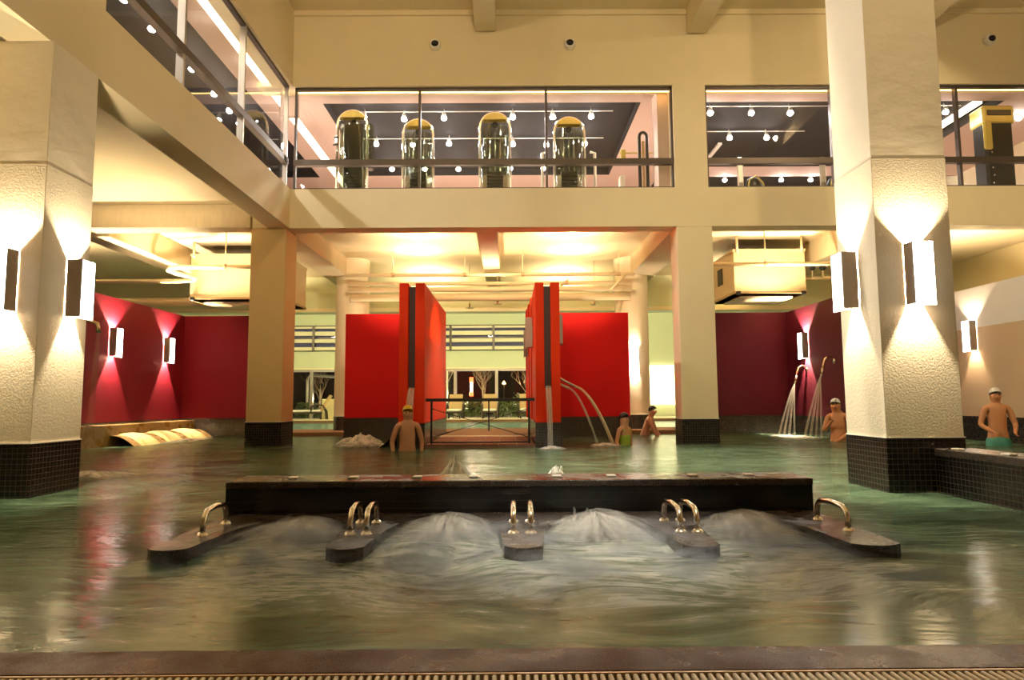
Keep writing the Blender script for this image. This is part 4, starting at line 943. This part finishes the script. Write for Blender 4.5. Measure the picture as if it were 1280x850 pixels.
def mist_mat():
    m = bpy.data.materials.new('water_mist'); m.use_nodes = True; nt = m.node_tree; N = nt.nodes; L = nt.links
    N.remove(N['Principled BSDF']); out = N['Material Output']
    vs = N.new('ShaderNodeVolumeScatter'); vs.inputs['Color'].default_value = (.96, .95, .92, 1); vs.inputs['Anisotropy'].default_value = .1
    tc = N.new('ShaderNodeTexCoord'); mp = N.new('ShaderNodeMapping'); mp.inputs['Scale'].default_value = (1.5, 2.6, 4); mp.inputs['Rotation'].default_value = (0, 0, R(-20)); L.new(tc.outputs['Object'], mp.inputs[0])
    n = N.new('ShaderNodeTexNoise'); n.inputs['Scale'].default_value = 2.2; n.inputs['Detail'].default_value = 5; n.inputs['Roughness'].default_value = .6; n.inputs['Distortion'].default_value = .5; L.new(mp.outputs[0], n.inputs['Vector'])
    def mr(src, a, c, lo=0., hi=1.):
        q = N.new('ShaderNodeMapRange'); q.interpolation_type = 'SMOOTHSTEP'; q.inputs[1].default_value = a; q.inputs[2].default_value = c; q.inputs[3].default_value = lo; q.inputs[4].default_value = hi
        L.new(src, q.inputs[0]); return q.outputs[0]
    def mul(a, c):
        q = N.new('ShaderNodeMath'); q.operation = 'MULTIPLY'; L.new(a, q.inputs[0])
        if isinstance(c, float): q.inputs[1].default_value = c
        else: L.new(c, q.inputs[1])
        return q.outputs[0]
    sp = N.new('ShaderNodeSeparateXYZ'); L.new(tc.outputs['Object'], sp.inputs[0])
    d = mul(mr(n.outputs[0], .47, .66), mr(sp.outputs[2], .14, .02))
    d = mul(d, mul(mr(sp.outputs[1], 2.45, 3.3), mr(sp.outputs[1], 4.35, 3.9)))
    d = mul(d, mul(mr(sp.outputs[0], -2.1, -.6), mr(sp.outputs[0], 2.3, 1.2)))
    L.new(mul(d, 11.0), vs.inputs['Density']); L.new(vs.outputs[0], out.inputs['Volume']); return m
o = MB().box(-2.1, 2.3, 2.45, 4.42, .02, .22).build('mist', mist_mat()); tag(o, 'pale drifting mist over the churning water before the bench', 'mist', kind='stuff')

# ------------------------------------------------------------------ far pool: loungers, garden
def lounger(loc, rot, label, group=None):
    x, y, z = 0, 0, 0
    t = thing('lounger', label, 'lounger', (0, 0, 0), group)
    MB().bbox(-.30, .30, -.75, .55, .24, .31, .02).build('seat_frame', 'wicker', t)
    MB().bbox(-.27, .27, -.76, .5, .31, .40, .03).build('seat_cushion', 'seatcush', t)
    c = MB(); c.add([(-.28, .45, .36), (.28, .45, .36), (.28, .85, 1.02), (-.28, .85, 1.02), (-.28, .55, .33), (.28, .55, .33), (.28, .95, .98), (-.28, .95, .98)], [(0, 1, 2, 3), (7, 6, 5, 4), (0, 4, 5, 1), (1, 5, 6, 2), (2, 6, 7, 3), (3, 7, 4, 0)]); c.build('back_cushion', 'cushion', t)
    for s in (-1, 1):
        MB().tube([(s * .33, .75, .0), (s * .34, .72, .35), (s * .34, .55, .58), (s * .34, .3, .62), (s * .34, .12, .52), (s * .34, .08, .30)], .032, 8).build('arm', 'wicker', t)
        for yy in (-.7, .5): MB().tube([(s * .27, yy, 0), (s * .27, yy, .27)], .025, 8).build('leg', 'wicker', t)
    t.location = loc; t.rotation_euler.z = rot; return t
l0 = lounger((-2.29, 28.0, .10), 0, 'beige cushioned lounger by the left end of the railing')
dup(l0, (-.82, 28.0, .10), 'beige cushioned lounger behind the middle railing post')
dup(l0, (.72, 28.0, .10), 'beige cushioned lounger half hidden by the right red slab')
dup(l0, (-8.35, 27.9, .10), 'beige lounger with curved wicker arms turned sideways at the far left', rotz=R(-70))
tag(MB().bbox(-8.0, -7.1, 28.6, 29.0, .1, .95, .03).build('planter', 'yellow'), 'pale planter behind the sideways lounger', 'planter')

struct('floor_garden', MB().box(-18, 16, 30.2, 44, -.1, .08), 'soil', 'dark garden soil outside')
struct('wall_garden', MB().box(-18, 16, 40, 40.3, 0, 2.6), 'soil', 'dark hedge bank at the back of the garden')
def branches(mb, p, d, L, r, lev):
    q = p + d * L; mid = (p + q) / 2 + Vector((random.uniform(-1, 1), random.uniform(-1, 1), 0)) * L * .06
    mb.tube([p, mid, q], [r, r * .85, r * .65], 6)
    if lev:
        for _ in range(3 if lev > 1 else 2):
            a = Vector((random.uniform(-1, 1), random.uniform(-.6, .6), random.uniform(.2, .9))).normalized()
            branches(mb, q if _ else mid, (d * .55 + a * .8).normalized(), L * random.uniform(.6, .8), r * .55, lev - 1)
for x, y, lab in ((-3.3, 31.8, 'bare branching tree outside the left garden window pane'), (-1.3, 32.4, 'bare branching tree outside the middle garden window'), (1.0, 32.0, 'bare branching tree outside the right garden window'), (-9.2, 32.5, 'bare tree outside the far left window')):
    t = thing('garden_tree', lab, 'tree', (x, y, .08))
    mb = MB(); mb.tube([(x, y, .08), (x + .03, y, .9)], [.07, .055], 8); mb.build('trunk', 'bark', t)
    mb = MB()
    for k in range(4): branches(mb, Vector((x + .03, y, .85)), Vector((random.uniform(-.7, .7), random.uniform(-.4, .4), 1)).normalized(), .9, .035, 3)
    mb.build('branches', 'bark', t)['kind'] = 'stuff'
def shrub(x, y, rx, h, label, m):
    t = thing('garden_shrub', label, 'shrub', (x, y, .08))
    MB().tube([(x, y, .08), (x, y, h * .5)], .03, 6).build('stem', 'bark', t)
    mb = MB()
    for k in range(420):
        a = random.uniform(0, 6.28); rr_ = random.random() ** .5; zz = random.random()
        c = Vector((x + rx * rr_ * math.cos(a) * (1 - .4 * zz), y + .5 * rr_ * math.sin(a), .1 + h * zz))
        u = Vector((random.uniform(-1, 1), random.uniform(-1, 1), random.uniform(-1, 1))).normalized(); v = u.orthogonal().normalized(); s = random.uniform(.05, .1)
        mb.add([c - u * s, c + v * s * .5, c + u * s, c - v * s * .5], [(0, 1, 2, 3)])
    mb.build('foliage', m, t)['kind'] = 'stuff'
for i, (x, w, h, lab) in enumerate(((-1.75, .7, .75, 'lit leafy shrub between the two full loungers'), (-.1, .8, .8, 'leafy shrub right of the middle railing post outside'), (.75, .9, 1.1, 'taller leafy shrub by the right slab outside'), (-3.1, .7, .7, 'leafy shrub hidden behind the left slab outside'), (-9.3, .8, .7, 'low shrub outside the far left window'), (-7.6, .8, 1.2, 'rounded shrub behind the pale planter outside'))):
    shrub(x, 31.0 + .2 * (i % 2), w, h, lab, 'leaf2' if i in (0, 1, 2) else 'leaf')
t = thing('garden_lantern', 'glowing white and red column lantern in the garden', 'lantern', (-1.75, 30.9, .08))
MB().tube([(-1.75, 30.9, .08), (-1.75, 30.9, 1.2)], .02, 6).build('pole', 'machine', t)
MB().tube([(-1.75, 30.9, 1.25), (-1.75, 30.9, 1.68)], .055, 10).build('white_tube', mat('lit_white_tube', (1, 1, 1), .4, emit=(1, .85, .7), estr=10), t)
for z0, z1 in ((1.05, 1.25), (1.68, 1.92)):
    MB().lathe([(.09, z0), (.09, z1)], (-1.75, 30.9, 0), 12).build('red_shade', mat('lit_red_shade', (.8, .1, .03), .5, emit=(1, .12, .03), estr=2.2), t)
t = thing('garden_lamp', 'small orange garden lamp right of the passage centre', 'lamp', (-.25, 31.0, .08))
MB().tube([(-.25, 31.0, .08), (-.25, 31.0, 1.6)], .015, 6).build('pole', 'machine', t)
MB().lathe([(.01, 1.75), (.09, 1.62), (.02, 1.58)], (-.25, 31.0, 0), 12).build('shade', mat('lit_amber_shade', (.9, .5, .2), .5, emit=(1, .5, .14), estr=8), t)
t = thing('pergola', 'white framed swing awning outside the far left window', 'awning', (-8.9, 31, .08))
MB().tube([(-9.35, 31, .08), (-9.35, 31, 1.9), (-9.25, 31, 2.06), (-9.0, 31, 2.05), (-6.0, 31, 1.85)], .06, 8).build('frame', 'white', t)
MB().tube([(-9.2, 31, .9), (-9.2, 31, 1.9)], .03, 8).build('hanging_arm', 'white', t)

# ------------------------------------------------------------------ bathers
def skin_mesh(name, verts, edges, radii, parent, m, levels=1, root=0):
    me = bpy.data.meshes.new(name); me.from_pydata(verts, edges, [])
    tmp = bpy.data.objects.new('tmp', me); COL.objects.link(tmp)
    md = tmp.modifiers.new('s', 'SKIN'); md.use_smooth_shade = True
    for i, r in enumerate(radii):
        d = me.skin_vertices[0].data[i]; d.radius = (r, r) if not isinstance(r, tuple) else r
        d.use_root = (i == root)
    sb = tmp.modifiers.new('b', 'SUBSURF'); sb.levels = levels; sb.render_levels = levels
    dg = bpy.context.evaluated_depsgraph_get(); dg.update()
    nm = bpy.data.meshes.new_from_object(tmp.evaluated_get(dg)); nm.name = name
    bpy.data.objects.remove(tmp); bpy.data.meshes.remove(me)
    for p in nm.polygons: p.use_smooth = True
    nm.materials.clear(); nm.materials.append(M[m])
    o = bpy.data.objects.new(name, nm); COL.objects.link(o); o.parent = parent; return o

def person(label, loc, rot, H, skin, elbows, wrists, lean=(0, 0), nod=(0, 0), cap=None, hair=None, suit='trunks', cloth='darkcloth', female=False):
    """faces -Y before the turn; every joint in units of a 1.72 m figure"""
    t = thing('person', label, 'person', loc)
    k = H / 1.72; lx, ly = lean; nx_, ny_ = nod; f = .88 if female else 1.0
    V = []; E = []; Rr = []
    def v(x, y, z, r): V.append((x * k, y * k, z * k)); Rr.append(tuple(q * k for q in r) if isinstance(r, tuple) else r * k); return len(V) - 1
    def e(a, b): E.append((a, b))
    def ln(z): u = max(0, (z - .92) / .55); return lx * u, ly * u
    pel = v(0, 0, .93, (.145, .11))
    a = ln(1.1); wai = v(a[0], a[1], 1.10, (.125 * f, .095)); e(pel, wai)
    a = ln(1.30); che = v(a[0], a[1], 1.30, (.155 * f, .105)); e(wai, che)
    a = ln(1.43); nb = v(a[0], a[1], 1.43, (.085, .07)); e(che, nb)
    hx, hy = a[0] + nx_ * .4, a[1] + ny_ * .4
    nk = v(hx, hy, 1.50, .052); e(nb, nk)
    h1 = v(a[0] + nx_ * .7, a[1] + ny_ * .7 - .012, 1.575, (.066, .078)); e(nk, h1)
    h2c = (a[0] + nx_, a[1] + ny_ - .012, 1.645); h2 = v(*h2c, (.072, .088)); e(h1, h2)
    no = v(h2c[0] * .5 + h2c[0] * .5, h2c[1] - .098, 1.60, .011); e(h1, no)
    for s in (-1, 1):
        ea = v(a[0] + nx_ * .85 + s * .078, a[1] + ny_ * .85 + .01, 1.60, .014); e(h1, ea)
        sh = v(a[0] + s * .165 * f, a[1], 1.405, .058 * f); e(nb, sh)
        i = 0 if s < 0 else 1
        el = v(*elbows[i], .042 * f); e(sh, el)
        wr = v(*wrists[i], .029 * f); e(el, wr)
        d = (Vector(wrists[i]) - Vector(elbows[i])).normalized()
        sd = d.cross(Vector((0, 1, .2))).normalized(); dn = d.cross(sd)
        pc = Vector(wrists[i]) + d * .07; pa = v(*pc, (.034, .02)); e(wr, pa)
        for q, (off, L) in enumerate(((-.027, .075), (-.009, .088), (.009, .082), (.027, .062))):
            b0 = pc + sd * off + d * .035; f0 = v(*b0, .0085); e(pa, f0)
            f1 = v(*(b0 + d * L * .5 + dn * .012), .008); e(f0, f1); f2 = v(*(b0 + d * L * .85 + dn * .036), .0065); e(f1, f2)
        th = pc - d * .035 + sd * -.04 * s; th0 = v(*th, .010); e(pa, th0); th1 = v(*(th + d * .05 + dn * .02 - sd * .012 * s), .008); e(th0, th1)
        hp = v(s * .088, 0, .87, .088); e(pel, hp); kn = v(s * .10, -.02, .48, .056); e(hp, kn)
        an = v(s * .10, .01, .09, .037); e(kn, an); to = v(s * .11, -.13, .03, (.04, .025)); e(an, to)
    skin_mesh('body', V, E, Rr, t, skin, 2)
    def pt(p): return tuple(q * k for q in p)
    fx = a[0] + nx_ * .9; fy = a[1] + ny_ * .9 - .012
    ORG[t] = Vector((0, 0, 0))
    for s in (-1, 1):
        MB().ball(pt((fx + s * .03, fy - .078, 1.625)), .0105 * k, 8, 6).build('eye', 'eye', t)
    MB().ball(pt((fx, fy - .074, 1.552)), (.022 * k, .008 * k, .007 * k), 10, 6).build('mouth', 'lip', t)
    hc = pt((h2c[0], h2c[1] + .012, 1.652)); n1, n2 = 20, 9
    if cap or hair:
        c = MB(); vs = []; mm = cap or hair
        for i in range(n2 + 1):
            for j in range(n1):
                w = 2 * math.pi * j / n1; ph = (.56 if cap else .54) * math.pi * i / n2
                lift = .26 * math.sin(w) if True else 0
                ph *= 1 + lift * (1 if math.sin(w) > 0 else (1.15 if cap else 1.6))
                vs.append((hc[0] + .086 * k * math.sin(ph) * math.cos(w), hc[1] + .103 * k * math.sin(ph) * math.sin(w), hc[2] + .092 * k * math.cos(ph)))
        c.add(vs, [(i * n1 + j, (i + 1) * n1 + j, (i + 1) * n1 + (j + 1) % n1, i * n1 + (j + 1) % n1) for i in range(n2) for j in range(n1)], True)
        c.build('swim_cap' if cap else 'hair', mm, t)
        if hair: MB().tube([pt((h2c[0], h2c[1] + .09, 1.68)), pt((h2c[0] + .01, h2c[1] + .13, 1.62)), pt((h2c[0] + .01, h2c[1] + .11, 1.52)), pt((h2c[0], h2c[1] + .10, 1.42))], [.03 * k, .04 * k, .035 * k, .015 * k], 10).build('ponytail', hair, t)
    b1 = ln(1.1); b2 = ln(1.26)
    if suit == 'trunks':
        vs = [(0, 0, .90), (0, 0, 1.0), (.095, 0, .83), (.10, -.01, .68), (-.095, 0, .83), (-.10, -.01, .68)]
        skin_mesh('swim_trunks', [pt(p) for p in vs], [(0, 1), (0, 2), (2, 3), (0, 4), (4, 5)], [(.155 * k, .12 * k), (.147 * k, .112 * k), .1 * k, .09 * k, .1 * k, .09 * k], t, cloth, 2)
    else:
        vs = [(0, 0, .86), (0, 0, .95), (b1[0], b1[1], 1.1), (b2[0], b2[1] - .01, 1.25), (b2[0] * 1.12, b2[1] - .012, 1.33)]
        skin_mesh('swimsuit', [pt(p) for p in vs], [(0, 1), (1, 2), (2, 3), (3, 4)], [(.13 * k, .10 * k), (.152 * k, .116 * k), (.117 * k, .1 * k), (.138 * k, .112 * k), (.132 * k, .1 * k)], t, cloth, 2)
        for s in (-1, 1):
            MB().tube([pt((b2[0] + s * .07, b2[1] - .10, 1.33)), pt((b2[0] * 1.1 + s * .08, b2[1] - .065, 1.42)), pt((b2[0] * 1.1 + s * .08, b2[1] + .0, 1.45)), pt((b2[0] + s * .07, b2[1] + .09, 1.34))], .009 * k, 6).build('strap', cloth, t)
    t.rotation_euler.z = rot
    return t
FZ = -1.0
person('bather in yellow swim cap standing under the left slab spout', (-1.69, 11.15, FZ), R(12), 1.73, 'skin', ((-.25, .02, 1.14), (.24, .02, 1.14)), ((-.22, -.08, .9), (.22, -.08, .9)), cap='yellowcap', cloth='darkcloth')
person('dark haired woman in lime green swimsuit beneath the arching jets', (2.08, 12.2, FZ), R(38), 1.57, 'skin', ((-.20, .03, 1.14), (.20, .03, 1.14)), ((-.18, -.12, .92), (.18, -.12, .92)), hair='hair', suit='onepiece', cloth='greencloth', female=True)
person('ruddy bather in blue trunks leaning over behind the white pillar', (3.05, 15.55, FZ), R(70), 1.66, 'skin3', ((-.2, -.3, 1.2), (.2, -.3, 1.2)), ((-.18, -.42, .98), (.18, -.42, .98)), lean=(.05, -.22), nod=(0, -.06), hair=None, cap='darkcloth', cloth='bluecloth')
person('bather in patterned cap with bowed head under the neck showers', (6.33, 12.95, FZ), R(-35), 1.80, 'skin2', ((-.23, -.05, 1.14), (.24, -.02, 1.14)), ((-.10, -.22, 1.28), (.06, -.20, 1.00)), lean=(0, .02), nod=(-.02, -.06), cap='patcap', cloth='bluecloth')
struct('floor_step', MB().box(7.4, 9.0, 4, 13.4, -1.0, -.84), 'mosaic_far', 'submerged step along the right wall')
person('orange lit bather in white cap and teal trunks by the tan right wall', (8.25, 11.35, -.84), R(-20), 1.80, 'skin2', ((-.24, -.02, 1.14), (.24, -.02, 1.14)), ((-.15, -.22, 1.05), (.18, -.20, 1.05)), cap='whitecap', cloth='tealcloth')
